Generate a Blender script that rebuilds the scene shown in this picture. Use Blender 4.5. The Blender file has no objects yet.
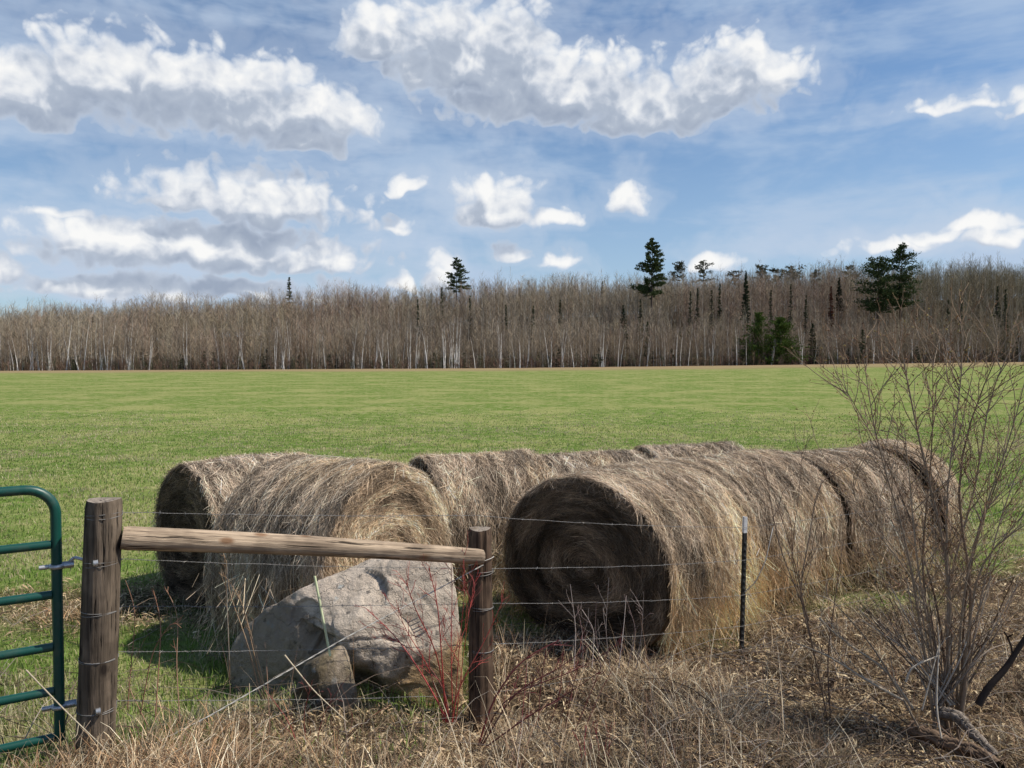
import bpy, bmesh, math, random
import numpy as np
from mathutils import Vector, Matrix
from mathutils.bvhtree import BVHTree
rnd = random.Random(7)
rng = np.random.default_rng(11)
PI = math.pi
S = bpy.context.scene
COL = S.collection
F = 745.0
CAMZ = 2.4
PITCH = math.atan(23 / F)

# ------------------------------------------------------------------ helpers
def at(px, py, d):
    """world point seen at picture position px,py at forward distance d (used to read positions off the photograph)"""
    a = math.atan((384 - py) / F) - PITCH
    return Vector(((px - 512) / F * d, d, CAMZ + d * math.tan(a)))

def smooth(t):
    t = np.clip(t, 0, 1)
    return t * t * (3 - 2 * t)

def _hash(ix, iy, iz, seed):
    h = (ix * 374761393 + iy * 668265263 + iz * 2147483647 + seed * 1274126177) & 0xFFFFFFFF
    h = ((h ^ (h >> 13)) * 1274126177) & 0xFFFFFFFF
    h = (h ^ (h >> 16)) & 0xFFFFFFFF
    return h / 4294967295.0

def vn(x, y, z=0.0, seed=0):
    x, y, z = np.broadcast_arrays(np.asarray(x, float), np.asarray(y, float), np.asarray(z, float))
    fx, fy, fz = np.floor(x), np.floor(y), np.floor(z)
    ix, iy, iz = fx.astype(np.int64), fy.astype(np.int64), fz.astype(np.int64)
    tx, ty, tz = x - fx, y - fy, z - fz
    tx = tx * tx * (3 - 2 * tx); ty = ty * ty * (3 - 2 * ty); tz = tz * tz * (3 - 2 * tz)
    r = 0
    for a in (0, 1):
        for b in (0, 1):
            for c in (0, 1):
                w = (tx if a else 1 - tx) * (ty if b else 1 - ty) * (tz if c else 1 - tz)
                r = r + w * _hash(ix + a, iy + b, iz + c, seed)
    return r

def fbm(x, y, z=0.0, seed=0, oct=4):
    s = 0; a = .5; k = 1.0; n = 0
    for i in range(oct):
        s = s + a * vn(np.asarray(x) * k, np.asarray(y) * k, np.asarray(z) * k, seed + i); n += a
        a *= .5; k *= 2.03
    return s / n

class MB:
    """collects numpy vertex / quad arrays with a colour per vertex"""
    def __init__(s): s.v = []; s.f = []; s.c = []; s.n = 0; s.m = []
    def add(s, v, f, c, mi=0):
        v = np.asarray(v, float).reshape(-1, 3); f = np.asarray(f, np.int64).reshape(-1, 4)
        c = np.asarray(c, float)
        if c.ndim == 1: c = np.tile(c, (len(v), 1))
        s.v.append(v); s.f.append(f + s.n); s.c.append(c); s.m.append(np.full(len(f), mi)); s.n += len(v)
    def ribbons(s, P, W, side, c, mi=0):
        P = np.asarray(P, float); n, k = P.shape[:2]
        W = np.broadcast_to(np.asarray(W, float), (n, k))[..., None]
        side = np.asarray(side, float)
        if side.ndim == 2: side = np.repeat(side[:, None], k, 1)
        L = P - side * W * .5; R = P + side * W * .5
        V = np.stack([L, R], 2).reshape(n * k * 2, 3)
        b = (np.arange(n) * k * 2)[:, None] + (np.arange(k - 1) * 2)[None]
        Q = np.stack([b, b + 1, b + 3, b + 2], -1).reshape(-1, 4)
        c = np.asarray(c, float)
        if c.ndim == 2: c = np.repeat(c[:, None], k, 1)
        C = np.repeat(c, 2, 1).reshape(-1, 3)
        s.add(V, Q, C, mi)
    def tubes(s, P, R, c, sides=4, mi=0, plane=None):
        P = np.asarray(P, float); n, k = P.shape[:2]
        R = np.broadcast_to(np.asarray(R, float), (n, k))
        T = np.gradient(P, axis=1); T /= np.linalg.norm(T, axis=2, keepdims=True) + 1e-9
        T0 = T.mean(1); ref = np.where(np.abs(T0[:, 2:3]) > .8, [[1., 0, 0]], [[0., 0, 1]])
        ref = np.repeat(ref[:, None], k, 1)
        if plane is not None: ref = np.broadcast_to(np.asarray(plane, float), (n, k, 3))
        A = np.cross(T, ref); A /= np.linalg.norm(A, axis=2, keepdims=True) + 1e-9
        B = np.cross(T, A)
        ang = np.arange(sides) * 2 * PI / sides
        V = P[:, :, None] + (A[:, :, None] * np.cos(ang)[None, None, :, None] + B[:, :, None] * np.sin(ang)[None, None, :, None]) * R[:, :, None, None]
        b = (np.arange(n) * k * sides)[:, None, None] + (np.arange(k - 1) * sides)[None, :, None]
        j = np.arange(sides)[None, None]; j2 = (j + 1) % sides
        Q = np.stack([b + j, b + j2, b + sides + j2, b + sides + j], -1).reshape(-1, 4)
        c = np.asarray(c, float)
        if c.ndim == 1: c = np.tile(c, (n, 1))
        if c.ndim == 2: c = np.repeat(c[:, None], k, 1)
        C = np.repeat(c, sides, 1).reshape(-1, 3)
        s.add(V.reshape(-1, 3), Q, C, mi)
    def build(s, name, mats, parent=None, smooth_shade=False):
        v = np.concatenate(s.v); f = np.concatenate(s.f); c = np.concatenate(s.c); mi = np.concatenate(s.m)
        me = bpy.data.meshes.new(name)
        me.vertices.add(len(v)); me.vertices.foreach_set('co', v.ravel())
        tri = f[:, 2] == f[:, 3]
        tot = np.where(tri, 3, 4); start = np.concatenate([[0], np.cumsum(tot)[:-1]])
        flat = f.ravel()[~(np.arange(len(f) * 4) % 4 == 3) | np.repeat(~tri, 4)]
        me.loops.add(len(flat)); me.loops.foreach_set('vertex_index', flat.astype(np.int32))
        me.polygons.add(len(f)); me.polygons.foreach_set('loop_start', start.astype(np.int32))
        me.polygons.foreach_set('material_index', mi.astype(np.int32))
        me.polygons.foreach_set('use_smooth', np.full(len(f), smooth_shade))
        me.update(calc_edges=True)
        a = me.attributes.new('Col', 'FLOAT_COLOR', 'POINT')
        cc = np.ones((len(v), 4)); cc[:, :3] = np.clip(c, 0, 1); a.data.foreach_set('color', cc.ravel())
        for m in (mats if isinstance(mats, (list, tuple)) else [mats]): me.materials.append(m)
        o = bpy.data.objects.new(name, me); COL.objects.link(o)
        if parent: o.parent = parent
        return o

def tag(o, label=None, cat=None, group=None, kind=None):
    if label: o['label'] = label
    if cat: o['category'] = cat
    if group: o['group'] = group
    if kind: o['kind'] = kind
    return o
def empty(name, loc=(0, 0, 0), rz=0):
    o = bpy.data.objects.new(name, None); COL.objects.link(o); o.location = loc; o.rotation_euler = (0, 0, rz)
    o.empty_display_size = .2
    return o
def copy_tree(o, parent=None):
    c = o.copy(); COL.objects.link(c); c.parent = parent
    for ch in list(o.children): copy_tree(ch, c)
    return c

def resample(pts, k):
    P = np.array([list(p) for p in pts], float)
    # catmull-like smoothing through linear resample + smoothing
    d = np.concatenate([[0], np.cumsum(np.linalg.norm(np.diff(P, axis=0), axis=1))])
    t = np.linspace(0, d[-1], k)
    Q = np.stack([np.interp(t, d, P[:, i]) for i in range(3)], 1)
    for _ in range(2):
        Q[1:-1] = .25 * Q[:-2] + .5 * Q[1:-1] + .25 * Q[2:]
    return Q

# ------------------------------------------------------------------ materials
def new_mat(name):
    m = bpy.data.materials.new(name); m.use_nodes = True
    nt = m.node_tree; nt.nodes.clear()
    out = nt.nodes.new('ShaderNodeOutputMaterial')
    return m, nt, out
def N(nt, t, **k):
    n = nt.nodes.new(t)
    for a, b in k.items():
        if a.startswith('i_'):
            key = a[2:]; n.inputs[int(key) if key.isdigit() else key.replace('_', ' ')].default_value = b
        else: setattr(n, a, b)
    return n
def ramp(nt, stops, fac=None):
    r = nt.nodes.new('ShaderNodeValToRGB'); e = r.color_ramp.elements
    while len(e) < len(stops): e.new(.5)
    for el, (p, c) in zip(e, stops): el.position = p; el.color = (*c, 1) if len(c) == 3 else c
    if fac is not None: nt.links.new(fac, r.inputs[0])
    return r
def mixc(nt, fac, a, b, mode='MIX'):
    n = nt.nodes.new('ShaderNodeMix'); n.data_type = 'RGBA'; n.blend_type = mode
    for i, v in ((0, fac), (6, a), (7, b)):
        if hasattr(v, 'is_output'): nt.links.new(v, n.inputs[i])
        else: n.inputs[i].default_value = v if i == 0 else (*v, 1)
    return n.outputs[2]
def math_(nt, op, a, b=None, c=None):
    n = nt.nodes.new('ShaderNodeMath'); n.operation = op
    for i, v in enumerate((a, b, c)):
        if v is None: continue
        if hasattr(v, 'is_output'): nt.links.new(v, n.inputs[i])
        else: n.inputs[i].default_value = v
    return n.outputs[0]
def noise(nt, vec, scale, detail=4, rough=.55, out='Fac', dist=0):
    n = N(nt, 'ShaderNodeTexNoise'); n.inputs['Scale'].default_value = scale; n.inputs['Detail'].default_value = detail
    n.inputs['Roughness'].default_value = rough; n.inputs['Distortion'].default_value = dist
    if vec is not None: nt.links.new(vec, n.inputs['Vector'])
    return n.outputs[out]
def scaled(nt, vec, s):
    m = N(nt, 'ShaderNodeVectorMath', operation='MULTIPLY'); nt.links.new(vec, m.inputs[0]); m.inputs[1].default_value = s
    return m.outputs[0]

def mat_fibre(name, rough=.9, transl=0.0, spec=.1, var=.25, vscale=30):
    """thin plant matter: colour from the per-strand attribute, broken up a little"""
    m, nt, out = new_mat(name)
    at_ = N(nt, 'ShaderNodeAttribute', attribute_name='Col')
    tc = N(nt, 'ShaderNodeTexCoord')
    nz = noise(nt, tc.outputs['Object'], vscale, 2)
    k = math_(nt, 'MULTIPLY_ADD', nz, var * 2, 1 - var)
    c = N(nt, 'ShaderNodeVectorMath', operation='SCALE'); nt.links.new(at_.outputs['Color'], c.inputs[0]); nt.links.new(k, c.inputs['Scale'])
    p = N(nt, 'ShaderNodeBsdfPrincipled'); nt.links.new(c.outputs[0], p.inputs['Base Color'])
    p.inputs['Roughness'].default_value = rough; p.inputs['Specular IOR Level'].default_value = spec
    if transl:
        t = N(nt, 'ShaderNodeBsdfTranslucent'); nt.links.new(c.outputs[0], t.inputs[0])
        x = N(nt, 'ShaderNodeMixShader'); x.inputs[0].default_value = transl
        nt.links.new(p.outputs[0], x.inputs[1]); nt.links.new(t.outputs[0], x.inputs[2]); nt.links.new(x.outputs[0], out.inputs[0])
    else: nt.links.new(p.outputs[0], out.inputs[0])
    return m

M = {}
M['straw'] = mat_fibre('dry_stalk', transl=.15, vscale=20)
M['grass'] = mat_fibre('grass_blade', transl=.35, rough=.6, spec=.3, vscale=8)
M['twig'] = mat_fibre('twig_bark', rough=.8, vscale=60)
M['bark'] = mat_fibre('tree_bark', rough=.9, vscale=1.5, var=.35)
M['needles'] = mat_fibre('conifer_needles', rough=.7, transl=.1, vscale=.8, var=.4)
M['redtwig'] = mat_fibre('red_bark', rough=.45, spec=.5, vscale=60)

def mat_wood(name, dark, light, knot, sc=1.0, rough=.85):
    m, nt, out = new_mat(name)
    tc = N(nt, 'ShaderNodeTexCoord'); v = tc.outputs['Object']
    g = noise(nt, scaled(nt, v, (34 * sc, 34 * sc, 2.2 * sc)), 1, 6, .65)
    g2 = noise(nt, scaled(nt, v, (90 * sc, 90 * sc, 3 * sc)), 1, 4, .6)
    big = noise(nt, v, 3.5, 3)
    c = ramp(nt, [(.3, dark), (.52, light), (.7, tuple(min(1, x * 1.45) for x in light))], g).outputs[0]
    c = mixc(nt, ramp(nt, [(.44, (0, 0, 0)), (.56, (1, 1, 1))], big).outputs[0], c, mixc(nt, .5, c, dark))
    kn = N(nt, 'ShaderNodeTexVoronoi', feature='F1'); kn.inputs['Scale'].default_value = 1
    nt.links.new(scaled(nt, v, (9, 9, 4.5)), kn.inputs['Vector'])
    c = mixc(nt, ramp(nt, [(.10, (1, 1, 1)), (.22, (0, 0, 0))], kn.outputs['Distance']).outputs[0], c, knot)
    cr = ramp(nt, [(.36, (1, 1, 1)), (.41, (0, 0, 0))], g2).outputs[0]
    c = mixc(nt, cr, c, tuple(x * .25 for x in dark))
    p = N(nt, 'ShaderNodeBsdfPrincipled'); nt.links.new(c, p.inputs['Base Color']); p.inputs['Roughness'].default_value = rough
    p.inputs['Specular IOR Level'].default_value = .2
    b = N(nt, 'ShaderNodeBump'); b.inputs['Strength'].default_value = .8; b.inputs['Distance'].default_value = .008
    h = math_(nt, 'ADD', g, g2); nt.links.new(h, b.inputs['Height']); nt.links.new(b.outputs[0], p.inputs['Normal'])
    nt.links.new(p.outputs[0], out.inputs[0])
    return m
M['post'] = mat_wood('weathered_post_wood', (.030, .023, .017), (.18, .138, .10), (.025, .018, .014))
M['post2'] = mat_wood('brown_post_wood', (.030, .019, .013), (.15, .098, .066), (.03, .018, .012))
M['rail'] = mat_wood('pale_rail_wood', (.14, .10, .07), (.44, .335, .235), (.24, .14, .08))
M['endgrain'] = mat_wood('cut_end_wood', (.13, .10, .08), (.30, .25, .2), (.2, .15, .1), .6)

def mat_metal(name, col, rough=.5, metallic=0.0, var=.3, sc=25, coat=0):
    m, nt, out = new_mat(name)
    tc = N(nt, 'ShaderNodeTexCoord'); nz = noise(nt, tc.outputs['Object'], sc, 5)
    dirt = noise(nt, tc.outputs['Object'], 6, 5)
    c = mixc(nt, nz, tuple(x * (1 - var) for x in col), tuple(min(1, x * (1 + var)) for x in col))
    c = mixc(nt, ramp(nt, [(.52, (0, 0, 0)), (.75, (.5, .5, .5))], dirt).outputs[0], c, (.13, .11, .08))
    p = N(nt, 'ShaderNodeBsdfPrincipled'); nt.links.new(c, p.inputs['Base Color'])
    p.inputs['Metallic'].default_value = metallic
    r = math_(nt, 'MULTIPLY_ADD', dirt, .3, rough - .1); nt.links.new(r, p.inputs['Roughness'])
    nt.links.new(p.outputs[0], out.inputs[0]); return m
M['green'] = mat_metal('green_powder_coat', (.005, .062, .047), .35, 0, .15)
M['galv'] = mat_metal('galvanised_steel', (.5, .5, .5), .4, .8)
M['bright'] = mat_metal('bright_wire', (.62, .60, .55), .6, 0, .2, 60)
M['wire'] = mat_metal('weathered_wire', (.25, .24, .23), .55, .5, .4, 60)
M['tgreen'] = mat_metal('dark_post_paint', (.012, .013, .013), .8)
M['white'] = mat_metal('white_post_paint', (.62, .62, .62), .5)
M['rod'] = mat_metal('pale_green_fibreglass', (.62, .68, .42), .5, 0, .08)

def mat_hay(name):
    m, nt, out = new_mat(name)
    a = N(nt, 'ShaderNodeAttribute', attribute_name='hay'); c0 = N(nt, 'ShaderNodeAttribute', attribute_name='Col')
    v = a.outputs['Vector']
    f1 = noise(nt, scaled(nt, v, (150, 9, 40)), 1, 3, .6, dist=.6)
    f2 = noise(nt, scaled(nt, v, (45, 5, 12)), 1, 5, .6, dist=1.2)
    h = math_(nt, 'ADD', math_(nt, 'MULTIPLY', f1, .6), math_(nt, 'MULTIPLY', f2, .6))
    k = ramp(nt, [(.38, (.12, .11, .10)), (.58, (.75, .72, .7)), (.78, (1.5, 1.45, 1.35))], h).outputs[0]
    c = mixc(nt, 1.0, c0.outputs['Color'], k, 'MULTIPLY')
    p = N(nt, 'ShaderNodeBsdfPrincipled'); nt.links.new(c, p.inputs['Base Color']); p.inputs['Roughness'].default_value = .95
    p.inputs['Specular IOR Level'].default_value = .05
    b = N(nt, 'ShaderNodeBump'); b.inputs['Strength'].default_value = 1; b.inputs['Distance'].default_value = .03
    nt.links.new(h, b.inputs['Height']); nt.links.new(b.outputs[0], p.inputs['Normal'])
    nt.links.new(p.outputs[0], out.inputs[0]); return m
M['hay'] = mat_hay('weathered_hay')

def mat_rock(name, base=(.56, .475, .385), dark=(.12, .105, .09), warm=(.34, .22, .10)):
    m, nt, out = new_mat(name)
    tc = N(nt, 'ShaderNodeTexCoord'); v = tc.outputs['Object']
    big = noise(nt, v, 2.2, 8, .62, dist=.4); mid = noise(nt, v, 9, 8, .7); fine = noise(nt, v, 70, 6, .7)
    c = ramp(nt, [(.27, dark), (.40, tuple(x * .72 for x in base)), (.54, base), (.75, tuple(min(1, x * 1.35) for x in base))], mid).outputs[0]
    c = mixc(nt, ramp(nt, [(.47, (0, 0, 0)), (.6, (.75, .75, .75))], big).outputs[0], c, mixc(nt, mid, (.50, .39, .31), (.66, .56, .45)))
    # lichen and dark stain spots
    vo = N(nt, 'ShaderNodeTexVoronoi'); vo.inputs['Scale'].default_value = 11; nt.links.new(v, vo.inputs['Vector'])
    sp = math_(nt, 'ADD', vo.outputs['Distance'], math_(nt, 'MULTIPLY', fine, .5))
    c = mixc(nt, ramp(nt, [(.36, (.8, .8, .8)), (.45, (0, 0, 0))], sp).outputs[0], c, (.09, .085, .08))
    vl = N(nt, 'ShaderNodeTexVoronoi'); vl.inputs['Scale'].default_value = 6.3; nt.links.new(v, vl.inputs['Vector'])
    sl = math_(nt, 'ADD', vl.outputs['Distance'], math_(nt, 'MULTIPLY', fine, .4))
    c = mixc(nt, ramp(nt, [(.28, (.9, .9, .9)), (.33, (0, 0, 0))], sl).outputs[0], c, (.5, .5, .46))
    # cracks
    vc = N(nt, 'ShaderNodeTexVoronoi', feature='DISTANCE_TO_EDGE'); vc.inputs['Scale'].default_value = 2.0
    dv = N(nt, 'ShaderNodeVectorMath', operation='ADD'); nt.links.new(v, dv.inputs[0])
    ds = N(nt, 'ShaderNodeVectorMath', operation='SCALE'); nt.links.new(noise(nt, v, 4, 5, .6, 'Color'), ds.inputs[0]); ds.inputs['Scale'].default_value = .5
    nt.links.new(ds.outputs[0], dv.inputs[1]); nt.links.new(dv.outputs[0], vc.inputs['Vector'])
    crk = ramp(nt, [(0.0, (1, 1, 1)), (.016, (0, 0, 0))], vc.outputs['Distance']).outputs[0]
    c = mixc(nt, math_(nt, 'MULTIPLY', crk, .22), c, (.05, .04, .035))
    # ochre low down
    sx = N(nt, 'ShaderNodeSeparateXYZ'); nt.links.new(v, sx.inputs[0])
    low = math_(nt, 'ADD', math_(nt, 'MULTIPLY', sx.outputs['Z'], -2.2), math_(nt, 'MULTIPLY', sx.outputs['X'], 1.4))
    low = math_(nt, 'ADD', low, math_(nt, 'MULTIPLY', big, 1.3))
    c = mixc(nt, ramp(nt, [(.20, (0, 0, 0)), (.65, (.85, .85, .85))], low).outputs[0], c, mixc(nt, fine, tuple(x * .7 for x in warm), tuple(x * 1.5 for x in warm)))
    st = math_(nt, 'ADD', math_(nt, 'MULTIPLY_ADD', sx.outputs['X'], .57, -.47), math_(nt, 'ADD', sx.outputs['Z'], math_(nt, 'MULTIPLY_ADD', mid, .5, -.25)))  # shade painted on the low left faces, turned away from the sun
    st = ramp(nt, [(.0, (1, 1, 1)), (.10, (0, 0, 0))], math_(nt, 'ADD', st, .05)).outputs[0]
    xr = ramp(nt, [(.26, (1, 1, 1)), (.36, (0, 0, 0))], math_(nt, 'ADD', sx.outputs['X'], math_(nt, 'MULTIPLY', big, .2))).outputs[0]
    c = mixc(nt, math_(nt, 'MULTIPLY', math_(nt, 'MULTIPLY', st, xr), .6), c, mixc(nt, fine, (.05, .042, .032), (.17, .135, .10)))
    p = N(nt, 'ShaderNodeBsdfPrincipled'); nt.links.new(c, p.inputs['Base Color']); p.inputs['Roughness'].default_value = .9
    p.inputs['Specular IOR Level'].default_value = .2
    b = N(nt, 'ShaderNodeBump'); b.inputs['Strength'].default_value = 1; b.inputs['Distance'].default_value = .03
    h = math_(nt, 'SUBTRACT', math_(nt, 'ADD', mid, math_(nt, 'MULTIPLY', fine, .35)), math_(nt, 'MULTIPLY', crk, .2))
    nt.links.new(h, b.inputs['Height']); nt.links.new(b.outputs[0], p.inputs['Normal'])
    nt.links.new(p.outputs[0], out.inputs[0]); return m
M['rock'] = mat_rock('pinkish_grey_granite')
M['rock2'] = mat_rock('mossy_dark_stone', (.17, .135, .075), (.04, .033, .02), (.13, .09, .035))

# ground : colour attribute painted from land cover (kind of soil / plants), broken up by noise
def mat_ground():
    m, nt, out = new_mat('field_ground')
    a = N(nt, 'ShaderNodeAttribute', attribute_name='Col'); tc = N(nt, 'ShaderNodeTexCoord'); v = tc.outputs['Object']
    n0 = noise(nt, v, 14, 6, .7); n1 = noise(nt, v, 2.1, 8, .78); n2 = noise(nt, v, .22, 8, .7)
    n3 = noise(nt, v, 4.0, 6, .75)
    tan = ramp(nt, [(.48, (0, 0, 0)), (.57, (.9, .9, .9))], n1).outputs[0]
    sx = N(nt, 'ShaderNodeSeparateColor'); nt.links.new(a.outputs['Color'], sx.inputs[0])
    isg = math_(nt, 'GREATER_THAN', math_(nt, 'SUBTRACT', sx.outputs[1], sx.outputs[0]), .008)
    c = mixc(nt, math_(nt, 'MULTIPLY', tan, math_(nt, 'MULTIPLY_ADD', isg, .48, .05)), a.outputs['Color'], (.40, .35, .19))
    c = mixc(nt, math_(nt, 'MULTIPLY', ramp(nt, [(.47, (0, 0, 0)), (.58, (.62, .62, .62))], n2).outputs[0], isg), c, (.30, .29, .12))
    k = ramp(nt, [(.25, (.45, .45, .45)), (.5, (1, 1, 1)), (.75, (1.5, 1.5, 1.5))], math_(nt, 'MULTIPLY_ADD', n0, .5, math_(nt, 'MULTIPLY', n3, .5))).outputs[0]
    c = mixc(nt, 1, c, k, 'MULTIPLY')
    p = N(nt, 'ShaderNodeBsdfPrincipled'); nt.links.new(c, p.inputs['Base Color']); p.inputs['Roughness'].default_value = 1
    p.inputs['Specular IOR Level'].default_value = 0
    b = N(nt, 'ShaderNodeBump'); b.inputs['Strength'].default_value = .7; b.inputs['Distance'].default_value = .05
    nt.links.new(n0, b.inputs['Height']); nt.links.new(b.outputs[0], p.inputs['Normal'])
    nt.links.new(p.outputs[0], out.inputs[0]); return m
M['ground'] = mat_ground()

# ------------------------------------------------------------------ terrain
def edge_y(x): return 200 + .12 * np.asarray(x, float) + 7 * (fbm(np.asarray(x, float) * .045, 3.3, 0, 17) - .5)
def fence_y(x): return 4.8 + .585 * (np.asarray(x, float) + .2)
def gz(x, y, rough=True):
    x = np.asarray(x, float); y = np.asarray(y, float)
    q = (fence_y(x) - y) * .863
    left = np.interp(x, [-6, -3, -2.05, -1.0, -.2, .6], [.28, .36, .37, .20, .0, .0])
    right_cut = 1 - .92 * smooth((x + .3) / 2.6)
    z = left * smooth((q + 1.3) / 1.3) + .20 * np.maximum(q, 0) ** 1.15 * right_cut * (1 - .35 * smooth((-x - 2.2) / 1.5))
    z = z - .16 * np.exp(-((x - 3.15) / .5) ** 2 - ((y - 4.25) / .45) ** 2)
    far = smooth((y - 40) / 180)
    z = z + far * np.maximum(0, .55 + np.where(x > 0, .0105, .0044) * x)
    ed = edge_y(x)
    wood = np.interp(x / np.maximum(y, 1), [-.75, -.55, -.18, -.05, .19, .33, .7], [5.5, 8.5, 13.5, 15.5, 19.5, 22.5, 25.5])
    z = z + smooth((y - ed - 5) / 75) * wood
    if rough:
        near = np.exp(-np.maximum(y - 4, 0) / 25)
        z = z + near * (.07 * (fbm(x * 1.6, y * 1.6, 0, 5) - .5)) + .10 * (fbm(x * .25, y * .25, 0, 9) - .5)
    return z
def fence_y(x): return 4.8 + .585 * (np.asarray(x, float) + .2)
def dryness(x, y):
    """1 = dead straw and litter, 0 = green grass"""
    x = np.asarray(x, float); y = np.asarray(y, float)
    lim = np.where(x < -.3, fence_y(x) + .3, np.where(x < .9, 6.9, 6.0 + .66 * (x - .9) + .1))
    lim = np.where(x > 5, 8.7, lim)
    n = (fbm(x * 1.1, y * 1.1, 0, 21) - .5) * 1.5
    d = smooth((lim - y + n) / .5 + .5)
    d2 = smooth(1.2 - np.hypot((x + 4.1) / 1.9, (y - 7.25) / .95) + n * .3)     # hay litter by the left bales
    d3 = smooth(1.1 - np.hypot((x - 1.5) / 4.5, (y - 8.3) / 1.6) + n * .2)
    g = smooth(1.1 - np.hypot((x - 3.6) / 1.0, (y - 7.35) / .5) + n * .3)   # green patch before the far bales
    ed = edge_y(x)
    d4 = smooth((y - ed + 16 + 8 * n) / 8)
    return np.clip(np.maximum(np.maximum(np.maximum(d, d2 * .9), d3), d4) * (1 - .8 * g), 0, 1)

def litter_col(x, y):
    n = fbm(x * .9, y * .9, 0, 33)[..., None]
    return np.where(n > .5, np.array([.13, .09, .055]), np.array([.07, .048, .032])) * (.75 + .5 * n)
GREEN = np.array([.116, .178, .038])
def build_ground():
    nx, ny = 360, 520
    u = np.linspace(-1, 1, nx); xs = np.sinh(u * 5.2) / math.sinh(5.2) * 620
    v = np.linspace(0, 1, ny); ys = np.sinh(v * 5.6) / math.sinh(5.6) * 900
    ys = np.concatenate([np.linspace(-40, -.5, 30), ys]); ny = len(ys)
    X, Y = np.meshgrid(xs, ys)
    Z = gz(X, Y)
    d = dryness(X, Y)[..., None]
    C = GREEN * (1 - d) + litter_col(X, Y) * d
    far = smooth((Y - edge_y(X) + 3) / 4)[..., None]
    C = C * (1 - far) + np.array([.055, .04, .028]) * far
    tan = (smooth((Y - edge_y(X) + 62 + 30 * (fbm(X * .03, Y * .03, 0, 71) - .5)) / 30) * (1 - smooth((Y - edge_y(X) + 3) / 3)))[..., None]
    C = C * (1 - tan * .8) + np.array([.30, .215, .13]) * tan * .8
    mb = MB()
    idx = np.arange(nx * ny).reshape(ny, nx)
    Q = np.stack([idx[:-1, :-1], idx[:-1, 1:], idx[1:, 1:], idx[1:, :-1]], -1)
    mb.add(np.stack([X, Y, Z], -1), Q, C.reshape(-1, 3))
    tag(mb.build('ground', M['ground'], smooth_shade=True), kind='structure')
build_ground()

# puddle
def mat_water():
    m, nt, out = new_mat('puddle_water')
    p = N(nt, 'ShaderNodeBsdfPrincipled'); p.inputs['Base Color'].default_value = (.03, .035, .03, 1); p.inputs['Roughness'].default_value = .06
    tc = N(nt, 'ShaderNodeTexCoord'); b = N(nt, 'ShaderNodeBump'); b.inputs['Strength'].default_value = .1
    nt.links.new(noise(nt, tc.outputs['Object'], 9, 2), b.inputs['Height']); nt.links.new(b.outputs[0], p.inputs['Normal'])
    nt.links.new(p.outputs[0], out.inputs[0]); return m
mb = MB(); a = np.linspace(0, 2 * PI, 41)[:-1]
rr = .75 * (1 + .3 * (vn(np.cos(a) * 2 + 5, np.sin(a) * 2, 0, 3) - .5))
ring = np.stack([3.2 + rr * np.cos(a) * .8, 4.12 + rr * np.sin(a) * .45, np.full(40, float(gz(3.15, 4.25, False)) + .07)], 1)
V = np.vstack([ring, ring.mean(0)]); Q = np.array([[i, (i + 1) % 40, 40, 40] for i in range(40)])
mb.add(V, Q, (.1, .1, .1)); tag(mb.build('puddle_water', mat_water()), kind='structure')

# ------------------------------------------------------------------ grasses
def blades(mb, x, y, h, w, lean, colr, k=3, flat=0.0, zoff=0.0, curl=.6):
    n = len(x); z = gz(x, y) + zoff
    phi = rng.uniform(0, 2 * PI, n); d = np.stack([np.cos(phi), np.sin(phi), np.zeros(n)], 1)
    t = np.linspace(0, 1, k)
    L = (lean * (t[None] ** (1 + curl)) if np.isscalar(lean) else lean[:, None] * (t[None] ** (1 + curl)))
    P = np.stack([x, y, z], 1)[:, None] + d[:, None] * (L * h[:, None])[..., None]
    P[..., 2] += h[:, None] * (t[None] * np.sqrt(np.maximum(0.03, 1 - np.clip(L, 0, .98) ** 2)))
    psi = phi + rng.normal(PI / 2, .5, n)
    side = np.stack([np.cos(psi), np.sin(psi), rng.normal(0, .2, n)], 1)
    W = w[:, None] * (1 - t[None] ** 2 * .85)
    mb.ribbons(P, W, side, colr)

def pick(cols, n, jit=.2):
    c = np.array(cols)[rng.integers(0, len(cols), n)]
    return c * rng.uniform(1 - jit, 1 + jit, (n, 1))

# green field grass: density falls with distance
def field_grass():
    mb = MB()
    N1 = 300000
    y = 3.3 + 37 * rng.random(N1) ** 1.6
    x = rng.uniform(-1, 1, N1) * (y * .78 + 1.0)
    d = dryness(x, y); keep = (rng.random(N1) > d * np.where(x < -.4, .80, 1.05)) & (rng.random(N1) > smooth((y - 16) / 24))
    x, y = x[keep], y[keep]; n = len(x)
    patch = fbm(x * 1.3, y * 1.3, 0, 41); pale = fbm(x * .6, y * 1.1, 0, 43)
    near = np.exp(-np.maximum(y - 5, 0) / 6)
    tall = 1 + .9 * smooth((6.2 - y) / 1.6)
    h = rng.uniform(.025, .07, n) * (.6 + .9 * patch) * tall
    w = rng.uniform(.004, .007, n) * (1 + y / 9)
    c = pick([(.165, .265, .05), (.21, .31, .06), (.19, .255, .07), (.27, .33, .10)], n)
    ty = rng.random(n) < np.clip(.12 + .75 * smooth((pale - .44) / .16) * (.4 + .9 * patch), 0, .9)
    c[ty] = pick([(.44, .38, .22), (.36, .30, .17), (.50, .45, .28)], int(ty.sum()))
    blades(mb, x, y, h, w, rng.uniform(.1, .8, n), c)
    return tag(mb.build('green_grass', M['grass']), kind='stuff', label='short green pasture grass with dead blades mixed in', cat='grass')
field_grass()

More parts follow.
